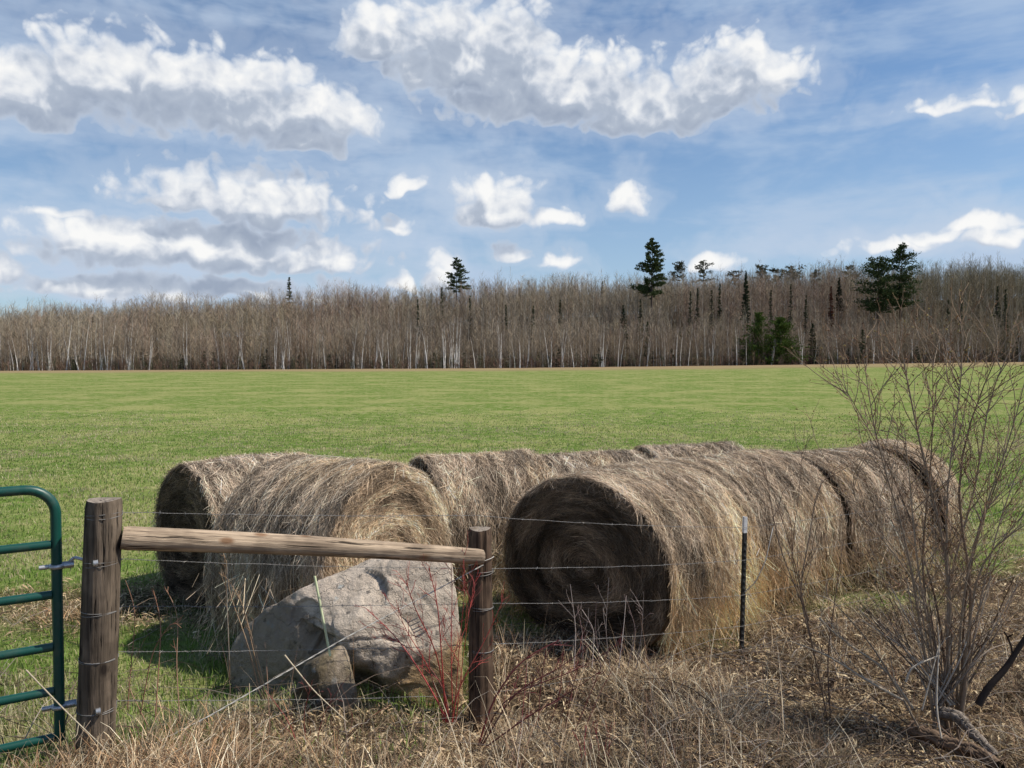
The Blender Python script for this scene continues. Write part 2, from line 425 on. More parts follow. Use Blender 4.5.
def dry_mat():
    mb = MB()
    # matted dead grass lying in every direction
    N1 = 190000
    y = 2.7 + 6.6 * rng.random(N1) ** 1.25; x = rng.uniform(-1, 1, N1) * (y * .76 + .6)
    keep = rng.random(N1) < dryness(x, y) ** 1.5 * (.12 + .88 * smooth((fbm(x * 2.2, y * 2.6, 0, 57) - .38) / .2))
    x, y = x[keep], y[keep]; n = len(x)
    pt = fbm(x * 1.2, y * 1.2, 0, 51); pt2 = fbm(x * 3, y * 3, 0, 52)
    h = rng.uniform(.08, .34, n) * (.15 + 1.5 * smooth((pt - .3) / .45)) * (1 - .5 * smooth((x - 1.2) / 1.5)) * (1 - .35 * smooth((-1.0 - x) / .8)); w = rng.uniform(.002, .0055, n)
    c = pick([(.68, .54, .35), (.54, .41, .26), (.38, .27, .17), (.22, .15, .10), (.78, .68, .50), (.46, .32, .20)], n, .3)
    c *= (.30 + 1.1 * pt2 * smooth((pt2 - .3) / .3) + .25 * (fbm(x * 7, y * 7, 0, 53) - .3))[:, None]
    dk = rng.random(n) < .28; c[dk] *= .4
    red = (rng.random(n) < .35 * smooth((-.2 - x) / 1.5)); c[red] *= np.array([.92, .74, .62])
    blades(mb, x, y, h, w, np.where(rng.random(n) < .75, rng.uniform(.88, .995, n), rng.uniform(.5, .9, n)), c, k=5, zoff=rng.uniform(0, .05, n), curl=-.1)
    # litter layer: flat pieces and leaves
    N2 = 120000
    y = 2.9 + 6.4 * rng.random(N2) ** 1.2; x = rng.uniform(-1, 1, N2) * (y * .76 + .6)
    keep = rng.random(N2) < dryness(x, y); x, y = x[keep], y[keep]; n = len(x)
    z = gz(x, y) + rng.uniform(.0, .07, n)
    ph = rng.uniform(0, 2 * PI, n); L = rng.uniform(.02, .10, n)
    d = np.stack([np.cos(ph), np.sin(ph), rng.normal(0, .35, n)], 1); sd = np.stack([-np.sin(ph), np.cos(ph), rng.normal(0, .5, n)], 1)
    t = np.array([-.5, 0, .5])
    P = np.stack([x, y, z], 1)[:, None] + d[:, None] * (L[:, None] * t[None])[..., None]; P[:, 1, 2] += L * .12
    leaf = rng.random(n) < .25
    W = np.where(leaf, rng.uniform(.008, .019, n), rng.uniform(.002, .006, n))[:, None] * np.array([[.35, 1, .25]])
    c = pick([(.44, .32, .20), (.24, .165, .10), (.66, .53, .34), (.11, .08, .055), (.54, .40, .23), (.16, .11, .07)], n, .3)
    mb.ribbons(P, W, sd, c)
    return tag(mb.build('dry_grass', M['straw']), kind='stuff', label='matted tan dead grass and leaf litter along the fence', cat='dry grass')
dry_mat()

def standing_stalks():
    mb = MB()
    N1 = 5200
    y = 3.0 + 3.9 * rng.random(N1); x = rng.uniform(-1, 1, N1) * (y * .74 + .3)
    keep = rng.random(N1) < dryness(x, y) * (.25 + .75 * (fbm(x * .9, y * .9, 0, 61) > .5)); x, y = x[keep], y[keep]; n = len(x)
    h = rng.uniform(.2, .6, n) * np.where(rng.random(n) < .15, 1.3, .65) * (1 - .4 * smooth((-.9 - x) / .8)); w = rng.uniform(.0025, .0055, n)
    c = pick([(.58, .45, .30), (.40, .28, .18), (.30, .18, .12), (.70, .60, .44), (.2, .12, .085)], n, .25)
    red = (rng.random(n) < .5 * smooth((-.2 - x) / 1.2)); c[red] *= np.array([.9, .72, .6])
    blades(mb, x, y, h, w, rng.uniform(.1, .93, n), c, k=6, curl=.4)
    tag(mb.build('dead_stalks', M['straw']), kind='stuff', label='thin dead weed stalks standing among the matted grass', cat='dead weeds')
    mb = MB(); n = 1500
    y = 3.3 + 3.4 * rng.random(n); x = np.where(rng.random(n) < .75, rng.uniform(.2, 1, n) , rng.uniform(-1, .2, n)) * (y * .72 + .2)
    k = 6; ph = rng.uniform(0, 2 * PI, n); L = rng.uniform(.15, .8, n); t = np.linspace(0, 1, k)
    P = np.stack([x, y, gz(x, y) + rng.uniform(-.02, .12, n)], 1)[:, None] + np.stack([np.cos(ph), np.sin(ph), rng.uniform(-.1, .35, n)], 1)[:, None] * (L[:, None] * t)[..., None]
    P[..., 2] += (np.sin(t * PI)[None] * L[:, None] * rng.uniform(-.05, .2, (n, 1))); P += np.cumsum(rng.normal(0, .012, P.shape), 1)
    P[..., 2] = np.maximum(P[..., 2], gz(P[..., 0], P[..., 1]) - .01)
    c = pick([(.10, .07, .055), (.16, .12, .09), (.22, .18, .15), (.07, .05, .04), (.3, .26, .22)], n)
    mb.tubes(P, rng.uniform(.0012, .0045, (n, 1)) * (1 - .7 * t[None]), c, 3)
    tag(mb.build('fallen_twigs', M['twig']), kind='stuff', label='tangle of fallen grey and brown twigs on the dead grass', cat='twigs')
standing_stalks()

# ------------------------------------------------------------------ hay bales
def make_bale(face, az, L, H, W, seed, strands, label, golden=0.0, grey=0.0, both_rough=1.0, strand_w=.0042, loose_end=1.0, zbase=None, face_light=1.0, skirt=1.0):
    """face: ground point under the centre of the near round face; az: direction (clockwise from +Y, degrees) in which the roll recedes"""
    r_ = np.random.default_rng(seed)
    A = math.radians(az); ax = np.array([math.sin(A), math.cos(A), 0]); pr = np.array([math.cos(A), -math.sin(A), 0]); up = np.array([0, 0, 1.])
    mid = np.array([face[0], face[1], 0]) + ax * L / 2
    z0 = float(gz(mid[0], mid[1], False)) - .05 if zbase is None else zbase
    strands = int(strands * 1.6); strand_w *= .64
    root = empty('hay_bale', (mid[0], mid[1], z0)); tag(root, label, 'hay bale', 'round hay bales lined up at the field edge')
    def section(th):
        """th from 0 (top) around; returns horizontal and vertical offset for radius 1"""
        s, c = np.sin(th), np.cos(th)
        hx = W / 2 * s * (1 + .05 * np.clip(-c, 0, 1))
        vz = np.where(c > 0, H * .52 * c, H * .48 * np.sign(c) * np.abs(c) ** .72)
        return hx, vz + H * .48
    def S3(th, a, rad, off=0.0):
        """th angle, a axial -L/2..L/2, rad 0..1 fraction, off outward metres on side"""
        hx, vz = section(th)
        cx, cz = 0.0, H * .48
        lump = 1 + .05 * (vn(np.sin(th) * 1.8 + seed, np.cos(th) * 1.8, a * 1.6, seed) - .5) + .03 * (vn(np.sin(th) * 5, np.cos(th) * 5 + seed, a * 5, seed + 1) - .5)
        R = rad * lump
        x = hx * R + np.sin(th) * off; z = cz + (vz - cz) * R + np.cos(th) * off
        return ax * np.asarray(a)[..., None] + pr * x[..., None] + up * z[..., None]
    # ---- body mesh
    nth, na = 160, 40
    th = np.linspace(0, 2 * PI, nth + 1)[:-1]
    prof = []   # (axial, radius fraction, kind)
    for r in np.linspace(.02, .93, 26): prof.append((-L / 2 + .05 * (1 - r) ** 1.0 * 1.2, r))
    prof += [(-L / 2 + .012, .965), (-L / 2 + .04, .99)]
    for a in np.linspace(-L / 2 + .08, L / 2 - .08, na): prof.append((a, 1.0))
    prof += [(L / 2 - .04, .99), (L / 2 - .012, .965)]
    for r in np.linspace(.93, .02, 26): prof.append((L / 2 - .05 * (1 - r) * 1.2, r))
    pa = np.array([p[0] for p in prof]); prr = np.array([p[1] for p in prof]); k = len(prof)
    TH, PA = np.meshgrid(th, pa); _, PR = np.meshgrid(th, prr)
    fib = (vn(PA * 26, TH * 3, PR * 30, seed + 3) - .5) * .030 + (vn(PA * 9, TH * 6, PR * 9, seed + 4) - .5) * .035
    PAe = PA + np.where(PR < .97, fib * np.sign(PA) * .9, 0)
    PRe = PR + np.where(PR > .97, fib * .9, 0)
    V = S3(TH, PAe, PRe)
    idx = np.arange(k * nth).reshape(k, nth); nxt = np.roll(idx, -1, 1)
    Q = np.stack([idx[:-1], nxt[:-1], nxt[1:], idx[1:]], -1).reshape(-1, 4)[:, ::-1]
    def base_col(th, a, r, face_):
        h = .5 + .5 * np.cos(th)
        n = vn(np.sin(th) * 2.5 + a * 1.5, np.cos(th) * 2.5, a * 2, seed + 6)
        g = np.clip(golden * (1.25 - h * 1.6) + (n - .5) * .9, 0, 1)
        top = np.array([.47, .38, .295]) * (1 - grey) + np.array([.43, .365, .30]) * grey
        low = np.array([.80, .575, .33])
        c = top * (1 - g[..., None]) + low * g[..., None]
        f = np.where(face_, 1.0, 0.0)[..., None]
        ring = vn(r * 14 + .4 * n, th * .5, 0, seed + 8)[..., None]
        fc = np.array([.30, .235, .17]) * (.35 + 1.2 * ring) * face_light * np.where(r[..., None] < .45, 1 + .5 * golden, 1)  # shade and sunlight of each round end painted into its colour
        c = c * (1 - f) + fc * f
        st_ = smooth((vn(a * 21 + .8 * np.sin(th * 2), th * 1.3, r * 9, seed + 7) - .22) / .6)
        pa_ = vn(a * 3.2, th * 2.6, r * 3, seed + 9)
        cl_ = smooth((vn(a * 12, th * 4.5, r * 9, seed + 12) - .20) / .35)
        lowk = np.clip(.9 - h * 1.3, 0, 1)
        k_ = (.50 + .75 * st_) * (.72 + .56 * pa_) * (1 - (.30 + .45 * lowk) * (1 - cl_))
        return c * k_[..., None] * np.array([1.52, 1.46, 1.38])
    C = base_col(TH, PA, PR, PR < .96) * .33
    mb = MB(); mb.add(V.reshape(-1, 3), Q, C.reshape(-1, 3))
    body = mb.build('bale_body', M['hay'], root, True)
    at_ = body.data.attributes.new('hay', 'FLOAT_VECTOR', 'POINT')
    hv = np.stack([PA + PR * 1.0, np.where(PR < .96, TH * np.maximum(PR, .15), TH) * .8, PR * 0], -1).reshape(-1, 3)
    at_.data.foreach_set('vector', hv.ravel())
    # ---- strands on the rolled side
    mb = MB()
    n = int(strands * .68); kk = 5; t = np.linspace(-.5, .5, kk)
    th0 = r_.uniform(0, 2 * PI, n); a0 = r_.uniform(-L / 2, L / 2, n)
    ln = r_.uniform(.04, .24, n); ang = r_.normal(0, .5, n); lift = np.abs(r_.normal(0, .010, n))
    R = (W + H) / 4
    TH = th0[:, None] + (np.cos(ang) * ln)[:, None] * t / R; AA = np.clip(a0[:, None] + (np.sin(ang) * ln)[:, None] * t, -L / 2 - .03, L / 2 + .03)
    off = lift[:, None] + .006 + (r_.random((n, 1)) ** 4) * .045 * np.abs(t[None] * 2) ** 2 - .004
    P = S3(TH, AA, np.ones_like(TH), off)
    P[..., 2] += -(np.abs(t[None]) ** 2) * .02 * (np.sin(TH) ** 2)
    nrm = pr * np.sin(th0)[:, None] + up * np.cos(th0)[:, None]
    tang = P[:, -1] - P[:, 0]; side = np.cross(tang, nrm) + nrm * r_.normal(0, .12, (n, 1)); side /= np.linalg.norm(side, axis=1, keepdims=True) + 1e-9
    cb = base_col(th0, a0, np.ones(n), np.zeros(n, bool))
    br = np.where(r_.random(n) < .2, r_.uniform(1.2, 1.9, n), r_.uniform(.25, 1.2, n))[:, None]
    c = cb * br
    pw = r_.random(n) < .12; c[pw] = np.array([.62, .53, .41]) * r_.uniform(.8, 1.3, (int(pw.sum()), 1))
    keep = ~((np.cos(th0) < -.55))
    mb.ribbons(P[keep], (r_.uniform(.6, 1.5, (n, 1)) * strand_w * np.array([[.4, 1, 1, .9, .3]]))[keep], side[keep], c[keep])
    # ---- strands on the round ends
    n = int(strands * .32); r0 = np.sqrt(r_.random(n)) * .97; th0 = r_.uniform(0, 2 * PI, n)
    sg = np.where(r_.random(n) < .75, -1, 1); ln = r_.uniform(.04, .24, n); ang = r_.normal(0, .33, n)
    RR = np.clip(r0[:, None] + (np.sin(ang) * ln)[:, None] * t / R, .0, 1.0)
    TH = th0[:, None] + (np.cos(ang) * ln)[:, None] * t / (R * np.maximum(r0, .12))[:, None]
    aoff = L / 2 - .05 * (1 - RR) * 1.2 + .004 + np.abs(r_.normal(0, .010, (n, 1))) + (r_.random((n, 1)) ** 3) * .07 * np.abs(t[None] * 2) ** 2
    P = S3(TH, aoff * sg[:, None], RR)
    nrm = ax[None] * sg[:, None]; tang = P[:, -1] - P[:, 0]; side = np.cross(tang, nrm) + nrm * r_.normal(0, .12, (n, 1)); side /= np.linalg.norm(side, axis=1, keepdims=True) + 1e-9
    c = base_col(th0, sg * L / 2, r0, np.ones(n, bool)) * np.where(r_.random(n) < .2, r_.uniform(1.4, 2.4, n), r_.uniform(.5, 1.5, n))[:, None]
    mb.ribbons(P, r_.uniform(.6, 1.5, (n, 1)) * strand_w * np.array([[.4, 1, 1, .9, .3]]), side, c)
    # ---- untidy fringe over the rims, hanging down
    n = int(strands * .05 * loose_end); th0 = r_.uniform(-PI * .62, PI * .62, n); sg = np.where(r_.random(n) < .8, -1, 1)
    ln = r_.uniform(.04, .2, n); t2 = np.linspace(0, 1, kk)
    a = sg[:, None] * (L / 2 - .03 + t2[None] * ln[:, None] * r_.uniform(-.2, .6, (n, 1)))
    TH = th0[:, None] + r_.normal(0, .12, (n, 1)) * t2[None]
    P = S3(TH, a, np.full_like(TH, .985), .02 + .03 * t2[None] * r_.random((n, 1)))
    P[..., 2] -= (t2[None] ** 1.6) * ln[:, None] * .9 * r_.uniform(.1, 1, (n, 1))
    side = np.tile(pr, (n, 1)) * r_.uniform(-1, 1, (n, 1)) + ax * r_.uniform(-1, 1, (n, 1)) + .01; side /= np.linalg.norm(side, axis=1, keepdims=True)
    c = base_col(th0, sg * L / 2, np.ones(n), np.zeros(n, bool)) * r_.uniform(.6, 2.0, (n, 1))
    mb.ribbons(P, r_.uniform(.7, 1.4, (n, 1)) * strand_w * np.array([[1, 1, 1, .8, .3]]), side, c)
    # ---- a slumped skirt of hay at the foot
    n = int(strands * .045 * skirt); th0 = np.where(r_.random(n) < .5, 1, -1) * r_.uniform(1.5, 2.25, n); a0 = r_.uniform(-L / 2, L / 2, n)
    P0 = S3(th0, a0, np.ones(n), r_.uniform(.0, .10, n)); ln = r_.uniform(.1, .4, n)
    dr = pr * np.sign(np.sin(th0))[:, None] * r_.uniform(-.1, .6, (n, 1)) + ax * r_.normal(0, .35, (n, 1)) - up * r_.uniform(.2, 1, (n, 1))
    P = P0[:, None] + dr[:, None] * (ln[:, None] * t2)[..., None]
    P[..., 2] = np.maximum(P[..., 2], .04 + r_.random((n, 1)) * .06)
    side = np.cross(dr, nrm[:1]) + r_.normal(0, .3, (n, 3)); side /= np.linalg.norm(side, axis=1, keepdims=True) + 1e-9
    mb.ribbons(P, r_.uniform(.7, 1.5, (n, 1)) * strand_w, side, base_col(th0, a0, np.ones(n), np.zeros(n, bool)) * r_.uniform(.5, 1.8, (n, 1)))
    st = mb.build('loose_hay', M['straw'], root); st['kind'] = 'stuff'
    return root, S3, ax, pr, z0

bales = {}
def row(side_pts, az): pass
R1 = make_bale((.59, 6.36), 44, 1.55, 1.45, 1.80, 101, 50000, 'nearest hay bale of the front row, its dark round end toward the fence', golden=1.1, face_light=.52)
R2 = make_bale((1.68, 7.49), 56, 1.60, 1.42, 1.62, 102, 34000, 'second hay bale of the front row, just behind the black metal stake', golden=.55, strand_w=.0048, face_light=.5)
R3 = make_bale((3.20, 8.40), 64, 1.22, 1.39, 1.58, 103, 22000, 'third hay bale of the front row, between two dark gaps', golden=.4, strand_w=.005, face_light=.35)
R4 = make_bale((4.48, 9.10), 38, 1.05, 1.39, 1.50, 104, 16000, 'hay bale ending the front row, behind the tall bare shrub', golden=.2, strand_w=.005, face_light=.25)
C1 = make_bale((-1.02, 8.3), 66, 1.36, 1.36, 1.60, 105, 24000, 'first hay bale of the back row, showing a narrow dark end above the rail', golden=.2, strand_w=.005, face_light=.35)
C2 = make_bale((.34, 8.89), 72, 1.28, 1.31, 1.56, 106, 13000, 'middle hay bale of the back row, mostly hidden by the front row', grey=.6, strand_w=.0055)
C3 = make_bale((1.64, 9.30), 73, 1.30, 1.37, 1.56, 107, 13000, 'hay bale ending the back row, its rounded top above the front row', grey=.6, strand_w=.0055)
L2 = make_bale((-1.02, 6.16), -60, 1.22, 1.57, 1.64, 108, 50000, 'hay bale behind the boulder, sunlit round end and pale twine on it', golden=.05, grey=.5, strand_w=.0042, skirt=.4, face_light=1.35)
L1 = make_bale((-3.28, 7.42), 46, 1.34, 1.41, 1.60, 109, 24000, 'hay bale set apart at the end, shaded round end toward the gate', golden=.1, grey=.4, strand_w=.005, face_light=.45)

# pale twine and trailing grass on the boulder-side bale
def twine():
    root, S3, ax, pr, z0 = L2
    mb = MB(); r_ = np.random.default_rng(5); k = 16; t = np.linspace(0, 1, k)
    for i in range(9):
        a = r_.uniform(-.55, .3); th = np.linspace(-.1, -1.6, k) if False else np.linspace(.4, -r_.uniform(1.2, 1.9), k)
        P = S3(th, a + r_.uniform(-.1, .25) * t + .03 * np.sin(t * 7 + i), np.ones(k), .03 + .02 * np.sin(t * 9 + i * 2))
        mb.tubes(P[None], .0022 + 0 * t[None], (.52, .48, .40), 3)
    for i in range(34):
        a = r_.uniform(-.62, .6); t0 = -r_.uniform(.7, 1.5)
        p = S3(np.array([t0]), np.array([a]), np.ones(1), np.array([.035]))[0]
        ln = r_.uniform(.15, .7); P = p[None] + np.stack([r_.normal(0, .03) * t + .01 * np.sin(t * 6 + i), r_.normal(0, .03) * t - .05 * t, -ln * t], 1)
        P[:, 2] = np.maximum(P[:, 2], .05)
        mb.tubes(P[None], .0016 + 0 * t[None], np.array([.50, .44, .35]) * r_.uniform(.6, 1.1), 3)
    o = mb.build('twine', M['straw'], root)
twine()

# ------------------------------------------------------------------ rocks
def make_rock(name, pts, label, mat, seed, sub=6, noise_a=.05, dent=None, shift=(0, 0, 0), smoothing=2, chips=1.0):
    pts = [Vector(p) for p in pts]
    c = sum(pts, Vector()) / len(pts); c.z = max(c.z, .15)
    bm = bmesh.new()
    for p in pts: bm.verts.new(p)
    bmesh.ops.convex_hull(bm, input=list(bm.verts))
    bm.normal_update(); bvh = BVHTree.FromBMesh(bm); bm.free()
    bm = bmesh.new(); bmesh.ops.create_icosphere(bm, subdivisions=sub, radius=1)
    for v in bm.verts:
        d = v.co.normalized(); loc, nr, i, dist = bvh.ray_cast(c, d)
        if loc is None: loc = c + d * .2
        v.co = loc
    for _ in range(smoothing): bmesh.ops.smooth_vert(bm, verts=bm.verts, factor=.5, use_axis_x=True, use_axis_y=True, use_axis_z=True)
    bm.normal_update()
    co = np.array([v.co for v in bm.verts]); nn = np.array([v.normal for v in bm.verts])
    f = (fbm(co[:, 0] * 2.2, co[:, 1] * 2.2, co[:, 2] * 2.2, seed, 5) - .5) * noise_a * 2.6
    rid = np.abs(fbm(co[:, 0] * 3.1, co[:, 1] * 3.1, co[:, 2] * 3.1, seed + 9, 3) - .5)
    f -= np.clip(.05 - rid, 0, 1) * noise_a * 8
    f += (fbm(co[:, 0] * 12, co[:, 1] * 12, co[:, 2] * 12, seed + 5, 4) - .5) * noise_a * .55
    if dent:
        for (dc, dr, da) in dent:
            q = np.sum(((co - np.array(dc)) / np.array(dr)) ** 2, 1); f -= da * np.exp(-q ** 1.6)
    co = co + nn * f[:, None]
    cr_ = np.random.default_rng(seed)
    for _ in range(int(60 * chips)):                      # flat fracture faces
        d_ = cr_.normal(0, 1, 3); d_[1] -= .6; d_ /= np.linalg.norm(d_); pr_ = co @ d_; lim_ = pr_.max() - cr_.uniform(.006, .034) * chips; over = np.maximum(pr_ - lim_, 0)
        co = co - over[:, None] * d_ * .9
    for _ in range(int(34 * chips)):                      # chipped patches
        q_ = co[cr_.integers(0, len(co))]; d_ = nn[np.argmin(((co - q_) ** 2).sum(1))] + cr_.normal(0, .35, 3); d_ /= np.linalg.norm(d_)
        near_ = ((co - q_) ** 2).sum(1) < cr_.uniform(.08, .22) ** 2; over = np.maximum((co - q_) @ d_ + cr_.uniform(-.004, .006), 0) * near_
        co = co - over[:, None] * d_ * .85
    co = co + nn * ((fbm(co[:, 0] * 30, co[:, 1] * 30, co[:, 2] * 30, seed + 31, 3) - .5) * .010)[:, None]
    base = Vector((c.x, c.y, 0))
    co = co + np.array(shift)
    base += Vector(shift)
    for v, p in zip(bm.verts, co): v.co = Vector(p) - base
    me = bpy.data.meshes.new(name); bm.to_mesh(me); bm.free(); me.materials.append(mat)
    for p in me.polygons: p.use_smooth = True
    o = bpy.data.objects.new(name, me); COL.objects.link(o); o.location = base
    return tag(o, label, 'rock')
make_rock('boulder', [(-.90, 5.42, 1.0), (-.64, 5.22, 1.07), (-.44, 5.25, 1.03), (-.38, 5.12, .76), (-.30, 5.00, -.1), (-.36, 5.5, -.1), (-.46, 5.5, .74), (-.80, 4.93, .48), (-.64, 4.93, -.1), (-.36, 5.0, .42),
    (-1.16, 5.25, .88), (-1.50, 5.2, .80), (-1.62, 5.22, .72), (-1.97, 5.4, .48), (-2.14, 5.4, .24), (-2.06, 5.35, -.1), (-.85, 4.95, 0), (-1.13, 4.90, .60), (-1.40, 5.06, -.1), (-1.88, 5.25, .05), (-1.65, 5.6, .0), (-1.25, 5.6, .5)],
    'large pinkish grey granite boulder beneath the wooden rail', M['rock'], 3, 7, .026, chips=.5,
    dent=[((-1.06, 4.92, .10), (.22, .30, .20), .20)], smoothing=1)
make_rock('boulder', [(-1.20, 4.62, .48), (-1.04, 4.76, .56), (-1.32, 4.76, .42), (-.95, 4.66, .33), (-.90, 4.66, -.05), (-1.42, 4.68, -.05), (-1.36, 4.64, .20), (-1.2, 4.55, -.05), (-1.0, 4.55, .18), (-1.1, 4.5, .1), (-1.1, 4.92, .3), (-1.1, 4.95, -.1)],
    'small mossy brown stone leaning at the foot of the large boulder', M['rock2'], 8, 5, .03, chips=.35, shift=(-.02, -.02, .04))

# ------------------------------------------------------------------ fence
PX = {'a': (-2.05, 3.72), 'b': (-.20, 4.80), 't': (1.87, 6.0)}
def round_post(name, x, y, z0, z1, r0, r1, mat, capmat, lean, label, seed):
    nth, nz = 32, 40; th = np.linspace(0, 2 * PI, nth + 1)[:-1]; zz = np.linspace(0, z1 - z0, nz)
    TH, ZZ = np.meshgrid(th, zz)
    R = r0 + (r1 - r0) * ZZ / (z1 - z0)
    R = R * (1 + .05 * (vn(np.cos(TH) * 2, np.sin(TH) * 2 + seed, ZZ * 2.5, seed) - .5)) + .006 * (vn(np.cos(TH) * 9, np.sin(TH) * 9, ZZ * 1.2, seed) - .5)
    for cth in (1.2 + seed, 3.6 + seed * .7, 5.0):
        dd = np.abs((TH - cth - .15 * vn(ZZ * 3, 0, 0, seed) + PI) % (2 * PI) - PI); R -= .006 * np.exp(-(dd / .09) ** 2)
    R[-1] *= .93; ZZ[-1] += .0
    X = R * np.cos(TH) + lean[0] * ZZ; Y = R * np.sin(TH) + lean[1] * ZZ
    ZZ = ZZ.copy(); ZZ[-1] += .004 * np.cos(th * 2)
    mb = MB(); idx = np.arange(nz * nth).reshape(nz, nth); nx_ = np.roll(idx, -1, 1)
    Q = np.stack([idx[:-1], nx_[:-1], nx_[1:], idx[1:]], -1).reshape(-1, 4)
    mb.add(np.stack([X, Y, ZZ], -1).reshape(-1, 3), Q, (.1, .1, .1))
    top = np.stack([X[-1], Y[-1], ZZ[-1]], 1); c = top.mean(0) + [0, 0, .002]
    mb.add(np.vstack([top, c]), [[i, (i + 1) % nth, nth, nth] for i in range(nth)], (.1, .1, .1), 1)
    o = mb.build(name, [mat, capmat], None, True); o.location = (x, y, z0)
    for p in o.data.polygons:
        if p.material_index == 1: p.use_smooth = False
    return tag(o, label, 'fence post')
pa = round_post('fence_post', -2.13, 3.72, .15, 1.706, .094, .083, M['post'], M['endgrain'], (.055, 0), 'thick dark weathered wooden post beside the green gate', 1)
pb = round_post('fence_post', -.20, 4.80, -.3, 1.315, .083, .075, M['post2'], M['endgrain'], (-.005, 0), 'reddish brown wooden post holding the far end of the rail', 2)

# rail
A = at(119, 538, 3.74); B = at(482, 557, 4.66)
def rail():
    d = (B - A); L = d.length; nth, nl = 28, 60; th = np.linspace(0, 2 * PI, nth + 1)[:-1]; t = np.linspace(0, 1, nl); TH, T = np.meshgrid(th, t)
    R = .061 - .013 * T; R = R * (1 + .06 * (vn(np.cos(TH) * 1.5, np.sin(TH) * 1.5, T * 9, 4) - .5) + .10 * np.clip(vn(np.cos(TH) * 2, np.sin(TH) * 2, T * 22, 6) - .78, 0, 1))
    R[0] *= .92; R[-1] *= .92
    mb = MB(); idx = np.arange(nl * nth).reshape(nl, nth); nx_ = np.roll(idx, -1, 1)
    mb.add(np.stack([R * np.cos(TH), R * np.sin(TH) + .012 * np.sin(T * 3.1), T * L], -1).reshape(-1, 3), np.stack([idx[:-1], nx_[:-1], nx_[1:], idx[1:]], -1).reshape(-1, 4), (.1, .1, .1))
    for row_, e in ((0, -1), (nl - 1, 1)):
        ring = np.stack([R[row_] * np.cos(th), R[row_] * np.sin(th) + .012 * np.sin(t[row_] * 3.1), np.full(nth, t[row_] * L)], 1)
        mb.add(np.vstack([ring, ring.mean(0)]), [[i, (i + 1) % nth, nth, nth] for i in range(nth)], (.1, .1, .1), 1)
    o = mb.build('fence_rail', [M['rail'], M['endgrain']], None, True)
    for p in o.data.polygons:
        if p.material_index == 1: p.use_smooth = False
    o.location = A; o.rotation_mode = 'QUATERNION'; o.rotation_quaternion = d.to_track_quat('Z', 'Y')
    tag(o, 'pale peeled log rail fixed between the two wooden posts', 'rail')
rail()

# T post
def tpost():
    zb = -.25; zt = 1.135; x, y = PX['t']; root = empty('steel_stake', (x, y, zb)); tag(root, 'black steel T-post with a white painted tip in front of the bales', 'steel post')
    def tsec(z0, z1, name, mat, g=0):
        mb = MB(); s = .0045 + g
        for (cx, cy, hx, hy) in ((0, 0, .0165 + g, s), (0, .016, s, .013 + g)):
            x0, x1, y0, y1 = cx - hx, cx + hx, cy - hy, cy + hy
            V = [(x0, y0, z0), (x1, y0, z0), (x1, y1, z0), (x0, y1, z0), (x0, y0, z1), (x1, y0, z1), (x1, y1, z1), (x0, y1, z1)]
            mb.add(V, [(0, 3, 2, 1), (4, 5, 6, 7), (0, 1, 5, 4), (1, 2, 6, 5), (2, 3, 7, 6), (3, 0, 4, 7)], (.1, .1, .1))
        if name == 'shaft':
            for i in range(21):
                zz = .1 + i * .053
                V = [(-.007, -.010, zz), (.007, -.010, zz), (.010, -.0045, zz - .006), (-.010, -.0045, zz - .006), (-.007, -.010, zz + .012), (.007, -.010, zz + .012), (.010, -.0045, zz + .02), (-.010, -.0045, zz + .02)]
                mb.add(V, [(0, 3, 2, 1), (4, 5, 6, 7), (0, 1, 5, 4), (1, 2, 6, 5), (2, 3, 7, 6), (3, 0, 4, 7)], (.1, .1, .1))
        mb.build(name, mat, root)
    tsec(0, zt - zb - .13, 'shaft', M['tgreen']); tsec(zt - zb - .13, zt - zb, 'painted_tip', M['white'], .0006)
    root.rotation_euler = (0, math.radians(1.2), math.radians(25))
tpost()

